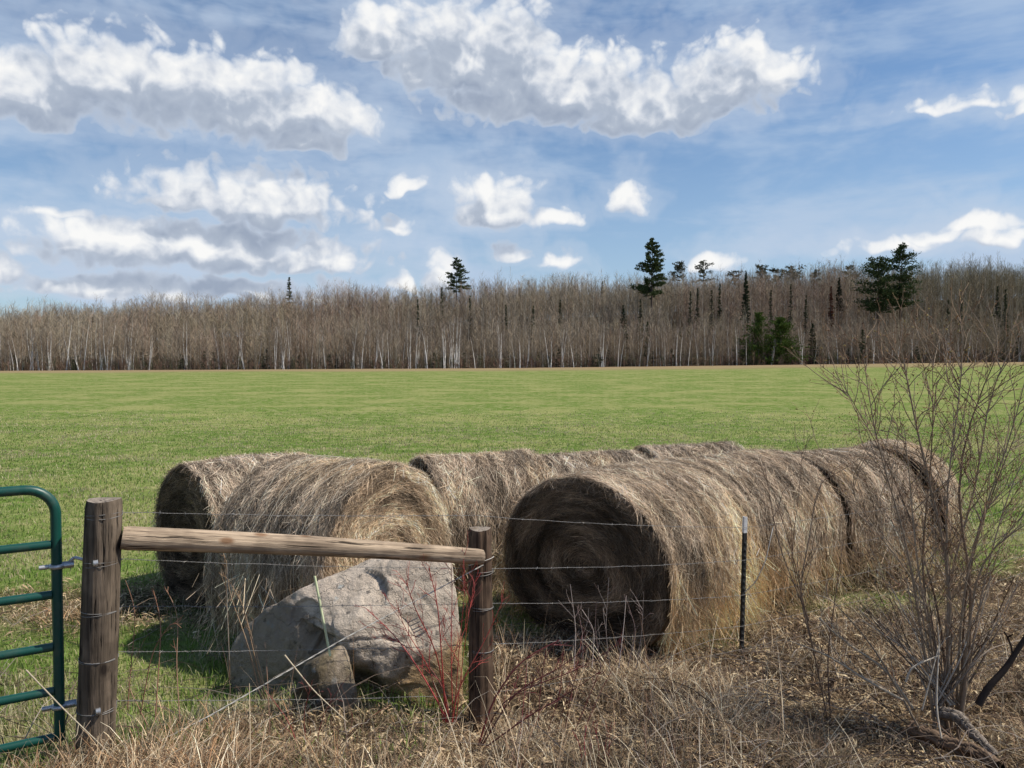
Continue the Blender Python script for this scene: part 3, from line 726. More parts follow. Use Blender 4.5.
# barbed wires
wz = [(1.631, 1.385, 1.055), (1.391, 1.034, .789), (1.142, .802, .50), (.902, .525, .25), (.647, .19, .06)]
names_w = ['topmost of the barbed wire strands, level with the post tops', 'second barbed wire strand from the top, just beneath the rail', 'middle barbed wire strand, crossing the boulder halfway up',
           'fourth barbed wire strand from the top, crossing the boulder low', 'lowest barbed wire strand, half buried in dead grass']
def wires():
    r_ = np.random.default_rng(77)
    for i, (za, zb, zt) in enumerate(wz):
        offa = .086; nrmf = Vector((.505, -.863, 0))   # toward the road
        pA = Vector((-2.10 + (1.706 - 1.6) * 0, 3.72, za)) - nrmf * offa; pB = Vector((-.2, 4.8, zb)) - nrmf * (.08); pT = Vector((1.87, 5.985, zt)); pE = Vector((6.2, 8.35, zt + .1))
        pts = []
        for a, b, sag in ((pA, pB, .012), (pB, pT, .02), (pT, pE, .06)):
            m = 26 if b is not pE else 34
            for j in range(m):
                t = j / m; p = a.lerp(b, t); p.z -= sag * 4 * t * (1 - t) + r_.normal(0, .0015); pts.append(p)
        pts.append(pE); P = np.array([list(p) for p in pts])
        mb = MB(); L = len(P); dense = []
        d = np.concatenate([[0], np.cumsum(np.linalg.norm(np.diff(P, axis=0), axis=1))]); tt = np.arange(0, d[-1], .012)
        D = np.stack([np.interp(tt, d, P[:, q]) for q in range(3)], 1); ph = tt / .035 * 2 * PI
        off = np.stack([np.cos(ph) * .35, np.cos(ph) * -.6, np.sin(ph)], 1) * .0016
        wr = np.where(D[None, :, 0] > 1.9, .0008, .0012)
        mb.tubes((D + off)[None], wr, (.3, .3, .3), 3); mb.tubes((D - off)[None], wr, (.3, .3, .3), 3)
        bt = np.arange(.06, d[-1], .125); BC = np.stack([np.interp(bt, d, P[:, q]) for q in range(3)], 1)
        for s in range(2):
            v = r_.normal(0, 1, (len(bt), 3)); v /= np.linalg.norm(v, axis=1, keepdims=True)
            mb.tubes(np.stack([BC - v * .013, BC, BC + v * .013], 1), np.array([[.0005, .0022, .0005]]), (.3, .3, .3), 3)
        # wraps round the wooden posts
        for (cx, cy, zz, rr) in ((-2.13 + .055 * (za - .15), 3.72, za, .0935 - .011 * (za - .15) / 1.55), (-.2, 4.8, zb, .083 - .007 * (zb + .3) / 1.6)):
            if zz < .2 or zz > 1.3 and cx > -1: continue
            for wv in range(2):
                a = np.linspace(0, 2 * PI, 33); pp = np.stack([cx + rr * np.cos(a), cy + rr * np.sin(a), zz + .006 * (wv * 2 - 1) + .006 * np.sin(a + wv * 2 + i)], 1)
                mb.tubes(pp[None], .002, (.3, .3, .3), 4)
        tag(mb.build('barbed_wire', M['wire'], None, True), names_w[i], 'wire', 'strands of barbed wire on the fence')
    # diagonal brace
    a = at(483, 565, 4.70); b = at(205, 716, 3.98); c = at(108, 764, 3.76)
    P = resample([a, at(345, 637, 4.32), b, c], 120); t = np.arange(120) * .9
    mb = MB(); off = np.stack([np.cos(t) * .5, 0 * t, np.sin(t)], 1) * .0026
    mb.tubes((P + off)[None], .0026, (.3, .3, .3), 3); mb.tubes((P - off)[None], .0026, (.3, .3, .3), 3)
    aa = np.linspace(0, 2 * PI, 33)
    mb.tubes(np.stack([-.2 + .082 * np.cos(aa), 4.8 + .082 * np.sin(aa), a.z + .03 * np.sin(aa + 2)], 1)[None], .002, (.3, .3, .3), 4)
    tag(mb.build('brace_wire', M['bright'], None, True), 'twisted diagonal brace wire running down from the rail end across the boulder', 'wire')
    # loose white cord by the T post
    P = resample([at(747, 592, 5.95), at(758, 582, 5.9), at(768, 560, 5.9), at(773, 535, 5.95), at(775, 527, 6.0)], 24)
    mb = MB(); mb.tubes(P[None], .004, (.55, .52, .47), 5); tag(mb.build('cord', M['straw'], None, True), 'short pale cord curving up from the black steel stake', 'cord')
wires()

# rod
mb = MB(); P = resample([at(313, 576, 4.45), at(328, 656, 4.42)], 8); mb.tubes(P[None], .0075, (.5, .5, .5), 8)
tag(mb.build('fibreglass_rod', M['rod'], None, True), 'thin pale green rod standing against the large boulder', 'rod')

# ------------------------------------------------------------------ gate
def gate():
    d = 3.70; end = at(53, 610, d); end.z = 0; dirv = Vector((-.863, -.505, 0))
    root = empty('farm_gate', (end.x, end.y, float(gz(end.x, end.y, False)))); tag(root, 'green tubular steel farm gate hung on the thick dark post', 'gate')
    zr = root.location.z; G = 2.9; R = .0245
    zt = at(53, 487, d).z - .005; zbm = at(53, 740, d).z
    def loc(s, z): return Vector((dirv.x * s, dirv.y * s, z - zr))
    # frame: loop of tube
    pts = []; rc = .13
    def corner(cs, cz, a0, a1):
        for j in range(9):
            a = math.radians(a0 + (a1 - a0) * j / 8); pts.append(loc(cs + rc * math.cos(a), cz + rc * math.sin(a)))
    pts.append(loc(0, zbm)); corner(rc, zt - rc, 180, 90); corner(G - rc, zt - rc, 90, 0); pts.append(loc(G, zbm))
    P = np.array([list(p) for p in pts]); mb = MB(); mb.tubes(P[None], R, (.1, .1, .1), 14, plane=(.505, -.863, 0))
    # end plugs
    for q in (P[0], P[-1]):
        mb.tubes(np.array([[q + [0, 0, .002], q + [0, 0, .0]]]), np.array([[R * .98, .001]]), (.1, .1, .1), 14)
    mb.build('frame', M['green'], root, True)
    for i, py in enumerate((544, 594, 646, 690, 736)):
        z = at(53, py, d).z; mb = MB()
        mb.tubes(np.array([[loc(.022, z), loc(G * .5, z - .004), loc(G - .022, z)]]), R * (.88), (.1, .1, .1), 14)
        if i == 4: pass
        mb.build('rail', M['green'], root, True)
    for s in (G * .36, G * .68):
        mb = MB(); mb.tubes(np.array([[loc(s, zbm + .02), loc(s, zt)]]), .016, (.1, .1, .1), 10); mb.build('upright', M['green'], root, True)
    # hinges
    back = -dirv
    def strap(z, up_):
        mb = MB(); c = loc(0, z)
        th = np.linspace(0, 2 * PI, 25)
        mb.tubes(np.stack([c.x + .0275 * np.cos(th), c.y + .0275 * np.sin(th), np.full(25, c.z)], 1)[None], .012, (.5, .5, .5), 8)
        # flat ears toward the post
        e = back * .055; nrm = Vector((.505, -.863, 0))
        for sgn in (-1, 1):
            q = [c + nrm * .006 * sgn + back * .02, c + nrm * .006 * sgn + back * .075]
            mb.tubes(np.array([[list(q[0]), list(q[1])]]), .017, (.5, .5, .5), 4)
        q0 = c - back * .075; q1 = c - back * .02
        mb.tubes(np.array([[list(q0), list(q1)]]), .012, (.5, .5, .5), 6)
        mb.build('hinge_strap', M['galv'], root, True)
        mb = MB()
        pin = c + back * .06
        pts = [pin + Vector((0, 0, -.04)), pin + Vector((0, 0, .02)), pin + Vector((0, 0, .028)) + back * .01, pin + Vector((.02, .01, .032)), Vector((at(95, 553, 3.66).x - .0, 3.645, at(95, 553 if up_ else 704, 3.66).z)) - root.location]
        pts[-1].z = c.z + (.03 if up_ else 0.0); 
        if not up_: pts = [pin, pts[-1]]
        P = np.array([list(p) for p in pts]); mb.tubes(P[None], .0085, (.5, .5, .5), 8)
        e = P[-1]; 
        mb.tubes(np.array([[e + [-.012, -.010, 0], e + [-.004, -.004, 0], e + [.004, .002, 0]]]), np.array([[.017, .019, .021]]), (.5, .5, .5), 6)
        mb.tubes(np.array([[e + [-.013, -.011, 0], e + [-.012, -.010, 0]]]), np.array([[.001, .017]]), (.5, .5, .5), 6)
        mb.build('hinge_bolt', M['galv'], root, True)
    strap(at(53, 566, d).z, True); strap(at(53, 706, d).z, False)
gate()

# ------------------------------------------------------------------ shrubs
def side_twigs(main, r_, n, lmin, lmax, spread, up=.4, tmin=.15, k=6):
    """main: list of (k,3) polylines; returns new polylines"""
    out = []
    for P in main:
        seg = np.diff(P, axis=0); L = np.linalg.norm(seg, axis=1).sum()
        for _ in range(max(1, int(n * L + r_.random()))):
            t = tmin + (1 - tmin) * r_.random() ** .8; f = t * (len(P) - 1); i = min(int(f), len(P) - 2); p = P[i] + seg[i] * (f - i)
            d = seg[i] / (np.linalg.norm(seg[i]) + 1e-9); v = r_.normal(0, 1, 3); v -= d * v.dot(d); v /= np.linalg.norm(v) + 1e-9
            dr = d * math.cos(spread) + v * math.sin(spread) * r_.uniform(.7, 1.2); ln = r_.uniform(lmin, lmax) * (1.15 - .6 * t)
            Q = [p]
            for j in range(k - 1):
                dr = dr + np.array([0, 0, up * .12]) + r_.normal(0, .14, 3); dr /= np.linalg.norm(dr); Q.append(Q[-1] + dr * ln / (k - 1))
            out.append(np.array(Q))
    return out
def poly_tubes(mb, polys, r0, r1, col, sides=4, jit=.15, r_=None):
    r_ = r_ or rng
    k = 12 if len(polys[0]) > 8 else len(polys[0])
    P = np.array([resample(p, k) if len(p) != k else p for p in polys]); t = np.linspace(0, 1, k)[None]
    n = len(P); R = (r0 * (1 - t) + r1 * t) * r_.uniform(.7, 1.25, (n, 1))
    c = np.array(col)[r_.integers(0, len(col), n)] * r_.uniform(1 - jit, 1 + jit, (n, 1))
    mb.tubes(P, R, c, sides)
def buds(mb, polys, r_, per, size, cols):
    pts = []; 
    for P in polys:
        for _ in range(per):
            i = r_.integers(1, len(P)); pts.append(P[i] + r_.normal(0, .004, 3))
    pts = np.array(pts); n = len(pts); d = r_.normal(0, 1, (n, 3)); d[:, 2] = np.abs(d[:, 2]); d /= np.linalg.norm(d, axis=1, keepdims=True)
    s = size * r_.uniform(.5, 1.4, (n, 1)); P = np.stack([pts, pts + d * s, pts + d * s * 2], 1)
    mb.tubes(P, np.array([[.2, .45, .05]]) * s, np.array(cols)[r_.integers(0, len(cols), n)] * r_.uniform(.8, 1.2, (n, 1)), 4)

def big_shrub():
    r_ = np.random.default_rng(31)
    base = at(948, 712, 4.7); root = empty('bare_shrub', (base.x, base.y, float(gz(base.x, base.y, False)) - .03))
    tag(root, 'tall leafless many-stemmed shrub with small buds standing by the puddle', 'shrub')
    R0 = np.array(root.location)
    D = 4.7
    paths = [[(956, 693), (938, 611), (915, 524), (886, 466), (833, 372)], [(959, 693), (932, 565), (927, 437), (933, 350)], [(964, 700), (967, 582), (964, 495), (973, 408), (997, 350)],
             [(967, 693), (979, 582), (997, 495), (1030, 400)], [(962, 693), (973, 570), (1002, 541), (1035, 520)], [(944, 693), (935, 646), (909, 541), (880, 448), (857, 350)],
             [(950, 693), (956, 553), (941, 454), (898, 335)], [(955, 700), (948, 600), (946, 480), (951, 370), (962, 335)], [(960, 700), (955, 590), (975, 470), (985, 395), (1012, 345)],
             [(950, 705), (930, 620), (900, 560), (868, 520), (846, 470)], [(965, 700), (990, 600), (1015, 500), (1040, 430)], [(958, 700), (945, 560), (920, 450), (905, 380)],
             [(962, 700), (972, 600), (985, 520), (1000, 440), (1025, 380)], [(948, 700), (940, 640), (925, 560), (922, 500), (905, 430)]]
    for i, pth in enumerate(paths):
        dd = r_.uniform(-.55, .55); m = len(pth)
        P = np.array([list(at(px + (r_.normal(0, 2) if j else 0), py, D + r_.normal(0, .06) * (j == 0) + dd * (j / (m - 1)) ** 1.3)) for j, (px, py) in enumerate(pth)]) - R0
        P[0, 2] = 0.0; P[1:-1] += r_.normal(0, .045, P[1:-1].shape)
        main = [resample(P, 12)]
        m1 = side_twigs(main, r_, 10.5, .22, .85, .6, .5, .2, 7); m2 = side_twigs(m1, r_, 7, .08, .36, .65, .4, .15, 6)
        mb = MB()
        poly_tubes(mb, main, .0125 if i < 7 else .0085, .0022, [(.25, .18, .125), (.34, .27, .20), (.13, .09, .065)], 7, r_=r_)
        poly_tubes(mb, m1, .0032, .0014, [(.28, .21, .15), (.33, .26, .19)], 4, r_=r_); poly_tubes(mb, m2, .0018, .0010, [(.27, .17, .11), (.33, .23, .15)], 3, r_=r_)
        mb.build('stem', M['twig'], root, True)
        mb = MB(); buds(mb, m1 + m2, r_, 2, .0065, [(.20, .11, .05), (.34, .27, .10), (.12, .06, .04)]); o = mb.build('bud', M['twig'], root); o['kind'] = 'stuff'
    # basal suckers and dead grey shoots
    for i in range(40):
        x1 = 950 + r_.uniform(-95, 90); 
        P = [list(at(952 + r_.uniform(-14, 14), 705, D + r_.uniform(-.1, .1))), list(at((952 + x1) / 2 + r_.uniform(-8, 8), 650, D + r_.uniform(-.2, .2))), list(at(x1, r_.uniform(560, 640), D + r_.uniform(-.4, .3)))]
        mb = MB(); main = [resample(np.array(P) - R0, 12)]; poly_tubes(mb, main, .006, .002, [(.42, .38, .33), (.25, .2, .16), (.16, .12, .09)], 5, r_=r_)
        m1 = side_twigs(main, r_, 5, .1, .3, .6, .3, .3, 6); poly_tubes(mb, m1, .0022, .001, [(.3, .25, .2), (.16, .11, .08)], 3, r_=r_); mb.build('stem', M['twig'], root, True)
    return root
big_shrub()

def branch_thing(name, label, cat, pts, r0, r1, cols, D, tw=3, seed=1, mat='twig', lm=(.1, .35), dd=0, group=None, sub=True, budc=None):
    r_ = np.random.default_rng(seed)
    Ps = []
    for pth in pts:
        m = len(pth); q = r_.uniform(-dd, dd)
        Ps.append(np.array([list(at(p[0], p[1], p[2] if len(p) > 2 else D + q * j / (m - 1))) for j, p in enumerate(pth)]))
    R0 = Ps[0][0].copy(); root = empty(name, tuple(R0)); tag(root, label, cat, group)
    for P in Ps:
        P = P - R0; mb = MB(); main = [resample(P, 12)]
        if cat == 'log':
            Q = resample(P, 40); nn_ = r_.normal(0, 1, 40); tq = np.linspace(0, 1, 40); Q += r_.normal(0, .004, Q.shape)
            for sgn in range(14):     # bundled bark splinters give the broken rotten surface
                an = sgn / 14 * 2 * PI; o_ = np.stack([np.cos(an) * np.ones(40), .4 * np.cos(an) * np.ones(40), np.sin(an) * np.ones(40)], 1)
                rr_ = (r0 * (1 - tq) + r1 * tq) * (.75 + .35 * vn(tq * 6, sgn * 3.1, 0, seed))
                mb.tubes((Q + o_ * rr_[:, None] * .75)[None], (rr_ * .34 * (.6 + .8 * vn(tq * 15, sgn * 1.7, 0, seed + 1)))[None], np.array(cols[0]) * r_.uniform(.45, 1.3), 5)
            mb.tubes(Q[None], ((r0 * (1 - tq) + r1 * tq) * .75)[None], np.array(cols[0]) * .4, 8)
        else: poly_tubes(mb, main, r0, r1, cols, 6, r_=r_)
        if tw:
            m1 = side_twigs(main, r_, tw, lm[0], lm[1], .6, .5, .2, 6); poly_tubes(mb, m1, r0 * .4, r1 * .6, cols, 4, r_=r_)
            if sub and m1:
                m2 = side_twigs(m1, r_, tw, lm[0] * .4, lm[1] * .4, .6, .4, .2, 5)
                if m2: poly_tubes(mb, m2, r1 * .8, r1 * .5, cols, 3, r_=r_)
                if budc: buds(mb, m1 + m2, r_, 1, .005, budc)
        mb.build('stem', M[mat], root, True)
    return root
GREY = [(.44, .36, .27), (.34, .28, .21), (.24, .19, .14)]; BRN = [(.15, .10, .075), (.2, .14, .10)]
branch_thing('bare_shrub', 'slender dark-twigged bush growing right of the steel stake in front of the bales', 'shrub',
    [[(839, 751), (826, 690), (816, 646), (798, 565), (785, 520), (775, 495)], [(826, 690), (806, 600), (790, 560), (801, 500), (803, 450)], [(816, 646), (800, 590), (812, 540), (818, 480), (845, 462)], [(838, 748), (830, 660), (838, 600), (846, 540)], [(812, 620), (780, 545), (770, 490), (766, 468)]],
    .006, .0018, BRN + [(.22, .17, .13)], 4.9, 5, 3, lm=(.1, .42), dd=.3, budc=[(.28, .2, .08), (.12, .07, .04)])
branch_thing('fallen_branch', 'pale dead branches slanting down to the root of the tall shrub', 'branch',
    [[(925, 728, 4.5), (880, 650, 4.6), (850, 615, 4.7), (826, 592, 4.8)], [(918, 708, 4.6), (890, 668, 4.6), (845, 640, 4.7), (822, 618, 4.8)], [(908, 700, 4.5), (870, 680, 4.6), (832, 655, 4.7), (790, 640, 4.8)]],
    .009, .003, GREY, 4.6, 3.5, 5, lm=(.1, .4))
branch_thing('fallen_branch', 'whitish forked dead twig bent beside the stems of the tall shrub', 'branch',
    [[(948, 738, 4.35), (942, 710, 4.4), (943, 670, 4.45), (945, 640, 4.5), (942, 625, 4.5)], [(928, 710, 4.4), (938, 670, 4.4), (944, 645, 4.45)], [(911, 682, 4.4), (915, 668, 4.4), (930, 661, 4.4), (943, 656, 4.45)]],
    .006, .003, [(.52, .45, .36)], 4.4, 2.5, 6, lm=(.05, .15))
branch_thing('fallen_branch', 'thick dark crooked branch rising toward the edge of the ditch', 'branch',
    [[(985, 705, 4.6), (992, 688, 4.6), (1012, 670, 4.6), (1026, 645, 4.6), (1050, 610, 4.6)]], .019, .009, [(.045, .035, .03)], 4.6, 1.5, 7)
branch_thing('fallen_log', 'rotten brown log lying half in the puddle under the tall shrub', 'log',
    [[(918, 728, 4.55), (950, 742, 4.45), (985, 752, 4.35), (1010, 768, 4.2)]], .05, .035, [(.16, .11, .075)], 4.4, 0, 8)
branch_thing('fallen_log', 'weathered grey bark slab arching over the dark hole by the puddle', 'log',
    [[(945, 712, 4.62), (965, 716, 4.5), (985, 738, 4.4), (1003, 755, 4.3)]], .042, .022, [(.24, .20, .165)], 4.4, 0, 9)
branch_thing('red_twig_shrub', 'bright red-stemmed leafless shrub in front of the large boulder', 'shrub',
    [[(447, 722), (425, 680), (398, 640), (380, 622), (366, 610)], [(445, 722), (441, 660), (437, 600), (428, 568)], [(452, 722), (450, 650), (452, 590), (450, 552)], [(443, 722), (428, 665), (402, 628), (395, 600)],
     [(455, 722), (462, 660), (470, 600), (478, 570)], [(448, 722), (436, 650), (412, 606), (405, 580)], [(453, 722), (459, 640), (466, 580), (462, 548)], [(449, 722), (445, 690), (420, 655), (385, 635)], [(451, 722), (456, 690), (485, 640), (503, 600)]],
    .0044, .0017, [(.38, .05, .045), (.30, .04, .035), (.42, .08, .06), (.20, .05, .04)], 4.45, 13, 10, 'redtwig', (.06, .30), .3)
branch_thing('red_twig_shrub', 'dark red arching stems beside the reddish brown post', 'shrub',
    [[(480, 745), (500, 700), (540, 682), (578, 672), (626, 640)], [(482, 745), (515, 690), (562, 668), (590, 645)], [(478, 745), (492, 700), (520, 660), (560, 640)], [(484, 748), (530, 715), (575, 690), (600, 672)]],
    .0055, .0018, [(.13, .025, .025), (.18, .03, .03)], 4.3, 7, 11, 'redtwig', (.06, .25), .25)
branch_thing('red_twig_shrub', 'tiny cluster of short crimson shoots low in the dead grass', 'shrub',
    [[(585 + i * 5, 775), (583 + i * 6 + rnd.uniform(-5, 5), 745), (580 + i * 7 + rnd.uniform(-8, 8), 728 + rnd.uniform(-8, 10))] for i in range(6)],
    .003, .0014, [(.30, .03, .05)], 4.0, 6, 12, 'redtwig', (.03, .1), .1)
branch_thing('red_twig_shrub', 'low fan of wine-red stems in the litter between the brown post and the black stake', 'shrub',
    [[(520 + i * 9, 735), (524 + i * 11 + rnd.uniform(-8, 8), 690), (530 + i * 14 + rnd.uniform(-14, 14), 650 + rnd.uniform(-14, 14))] for i in range(8)],
    .0032, .0014, [(.20, .045, .045), (.15, .04, .04)], 4.5, 7, 17, 'redtwig', (.05, .22), .3)
branch_thing('red_twig_shrub', 'sparse dull red stems in the dead grass left of the small mossy stone', 'shrub',
    [[(300, 762), (285, 720), (262, 690)], [(310, 765), (318, 720), (335, 690), (350, 672)], [(305, 765), (300, 715), (310, 680)], [(320, 770), (345, 735), (372, 715)]],
    .0032, .0014, [(.26, .06, .05), (.20, .06, .05)], 4.0, 8, 16, 'redtwig', (.05, .2), .2)
branch_thing('bare_shrub', 'clump of pale grey bare twigs before the dark end of the nearest bale', 'shrub',
    [[(575 + i * 9, 668), (572 + i * 10 + rnd.uniform(-8, 8), 630), (566 + i * 11 + rnd.uniform(-12, 12), 588 + rnd.uniform(-12, 22))] for i in range(8)],
    .0036, .0015, [(.36, .30, .27), (.28, .2, .18)], 5.2, 6, 13, 'twig', (.06, .25), .3)
branch_thing('weed_stalk', 'tall curled brown weed stalks beside the thick dark post', 'weed',
    [[(150, 720), (155, 660), (158, 620), (150, 590)], [(135, 715), (148, 650), (172, 615), (178, 628)], [(122, 710), (128, 650), (133, 610), (122, 580)], [(175, 722), (172, 660), (176, 612), (163, 590)], [(142, 725), (120, 680), (140, 640)]],
    .0036, .0016, [(.28, .15, .10), (.36, .22, .15)], 3.9, 4, 14, 'twig', (.05, .16), .2)
branch_thing('weed_stalk', 'dense brown seed-headed weed leaning at the dark end of the large boulder', 'weed',
    [[(262, 700), (250, 650), (240, 600), (222, 575)], [(258, 700), (244, 640), (225, 590), (224, 560)], [(266, 705), (255, 660), (246, 625), (235, 590)], [(226, 680), (225, 620), (222, 560)]],
    .004, .002, [(.38, .27, .18), (.28, .19, .12)], 4.3, 9, 15, 'straw', (.04, .16), .15)
for j, (pp, lb) in enumerate([
    ([(20, 670, 3.5), (60, 712, 3.45), (110, 760, 3.4)], 'pale bent straw leaning across the lower gate rails'),
    ([(282, 655, 4.1), (310, 690, 4.1), (345, 722, 4.1)], 'pale straw stem slanting down in front of the mossy stone'),
    ([(585, 640, 4.8), (600, 655, 4.7), (645, 712, 4.4)], 'long pale stalk slanting through the dead grass by the nearest bale')]):
    branch_thing('dead_stem', lb, 'dead stem', [pp], .004, .0025, [(.55, .47, .34)], 4, .8, 20 + j, 'straw', (.05, .12))
branch_thing('hanging_vine', 'thin pale vine hanging from the rail in front of the shaded bale', 'vine',
    [[(226, 560, 4.0), (224, 600, 4.0), (226, 660, 4.05)]], .003, .002, [(.5, .45, .38)], 4, 2, 25, 'straw', (.04, .1))

# ------------------------------------------------------------------ trees
def bare_tree_mesh(mbt, mbc, B, h, r_, tw=50, tcol=None, tr=.10, twr=.07, ccol=None, lean=.03, crown_start=.3, spread=.55):
    n = len(h); k = 4; t = np.linspace(0, 1, k)
    ln = r_.normal(0, lean, (n, 2)) * h[:, None]; bend = r_.normal(0, .02, (n, 2)) * h[:, None]
    P = B[:, None] + np.concatenate([ln[:, None] * t[None, :, None] + bend[:, None] * np.sin(t * PI)[None, :, None], (h[:, None] * t)[..., None]], 2)
    R = (tr * r_.uniform(.6, 1.3, n))[:, None] * (1 - .88 * t)
    mbt.tubes(P, R, tcol, 4)
    # twigs
    N_ = n * tw; ti = np.repeat(np.arange(n), tw); u = crown_start + (1 - crown_start) * r_.random(N_) ** .85 * .99
    f = u * (k - 1); i = np.minimum(f.astype(int), k - 2); p = P[ti, i] * (1 - (f - i))[:, None] + P[ti, i + 1] * (f - i)[:, None]
    az = r_.uniform(0, 2 * PI, N_); el = r_.uniform(.5, 1.25, N_); L = h[ti] * (.05 + spread * (1 - u) * .45) * r_.uniform(.5, 1.3, N_) + .6
    d = np.stack([np.cos(az) * np.cos(el), np.sin(az) * np.cos(el), np.sin(el)], 1)
    m = p + d * (L * .55)[:, None]; e = m + (d + np.stack([r_.normal(0, .2, N_), r_.normal(0, .2, N_), r_.uniform(0, .7, N_)], 1)) * (L * .45)[:, None]
    side = np.cross(d, r_.normal(0, 1, (N_, 3))); side /= np.linalg.norm(side, axis=1, keepdims=True)
    c = ccol[ti] * r_.uniform(.75, 1.25, (N_, 1))
    mbc.ribbons(np.stack([p, m, e], 1), twr * r_.uniform(.6, 1.2, (N_, 1)) * np.array([[1, .7, .3]]), side, c)

def forest():
    r_ = np.random.default_rng(91); n = 10800
    x = r_.uniform(-195, 215, n); dp = np.where(r_.random(n) < .52, r_.uniform(45, 122, n), 2 + 80 * r_.random(n) ** 1.1)
    y = edge_y(x) + dp
    keep = np.abs(x / y) < .80; x, y, dp = x[keep], y[keep], dp[keep]; n = len(x)
    h = r_.uniform(9.5, 14.5, n) * (1 + .30 * (vn(x * .05, y * .05, 0, 3) - .5) * 2) * np.where(r_.random(n) < .04, 1.18, 1)
    h *= np.where(dp < 30, r_.uniform(.75, 1.0, n), 1)
    B = np.stack([x, y, gz(x, y, False) - .2], 1)
    pal = np.array([(.31, .262, .205), (.26, .212, .165), (.34, .30, .235), (.29, .215, .17), (.33, .285, .205)])
    patch = (vn(x * .03, y * .03, 0, 8) * 4.99).astype(int); cc = pal[np.where(r_.random(n) < .6, patch, r_.integers(0, 5, n))] * r_.uniform(.7, 1.3, (n, 1)) * np.array([1.08, 1.02, .93])
    gr = smooth((x - 110) / 40)[:, None] * .5; cc = cc * (1 - gr) + np.array([.22, .20, .11]) * gr
    tc = np.array([(.22, .19, .16), (.14, .12, .10), (.42, .39, .34), (.58, .55, .49)])[r_.integers(0, 4, n)] * r_.uniform(.6, 1.1, (n, 1))
    mt = MB()
    nb = 2600; xb = r_.uniform(-190, 210, nb); yb = edge_y(xb) + r_.uniform(-1.5, 7, nb); Bb = np.stack([xb, yb, gz(xb, yb, False) - .1], 1)
    cb = np.array([(.20, .12, .09), (.26, .19, .13), (.12, .09, .07), (.10, .11, .06)])[r_.integers(0, 4, nb)]
    bare_tree_mesh(mt, mt, Bb, r_.uniform(.8, 3.6, nb), r_, 14, cb, .03, .06, cb, crown_start=0., spread=1.2)
    bare_tree_mesh(mt, mt, B, h, r_, 46, tc, .075, .062, cc, crown_start=.12)
    o = mt.build('bare_woodland', M['bark']); tag(o, 'dense leafless grey-brown woodland covering the low ridge', 'woodland', kind='stuff')
forest()

def proto_tree(seed, kind):
    r_ = np.random.default_rng(seed); root = empty('bare_tree', (0, 0, 0))
    h = np.array([1.0 * (13 if kind != 'birch' else 11)]); mt, mc = MB(), MB()
    if kind == 'birch':
        B = np.array([[0, 0, -.2]]); tc = np.array([[.84, .81, .76]]); cc = np.array([[.22, .175, .14]]); m = r_.integers(1, 4)
        B = np.array([[r_.uniform(-.4, .4), r_.uniform(-.3, .3), -.2] for _ in range(m)]); h = r_.uniform(9, 12.5, m)
        bare_tree_mesh(mt, mc, B, h, r_, 50, np.repeat(tc, m, 0), .115, .055, np.repeat(cc, m, 0), .07, .3)
    else:
        tc = np.array([[.24, .21, .18], [.15, .13, .11], [.32, .29, .25]])[[seed % 3]]
        bare_tree_mesh(mt, mc, np.array([[0, 0, -.2]]), h, r_, 90, tc, .08, .055, np.array([[.30, .24, .175]]), .03, .2)
    mt.build('trunk', M['bark'], root, True); o = mc.build('crown', M['bark'], root)
    return root

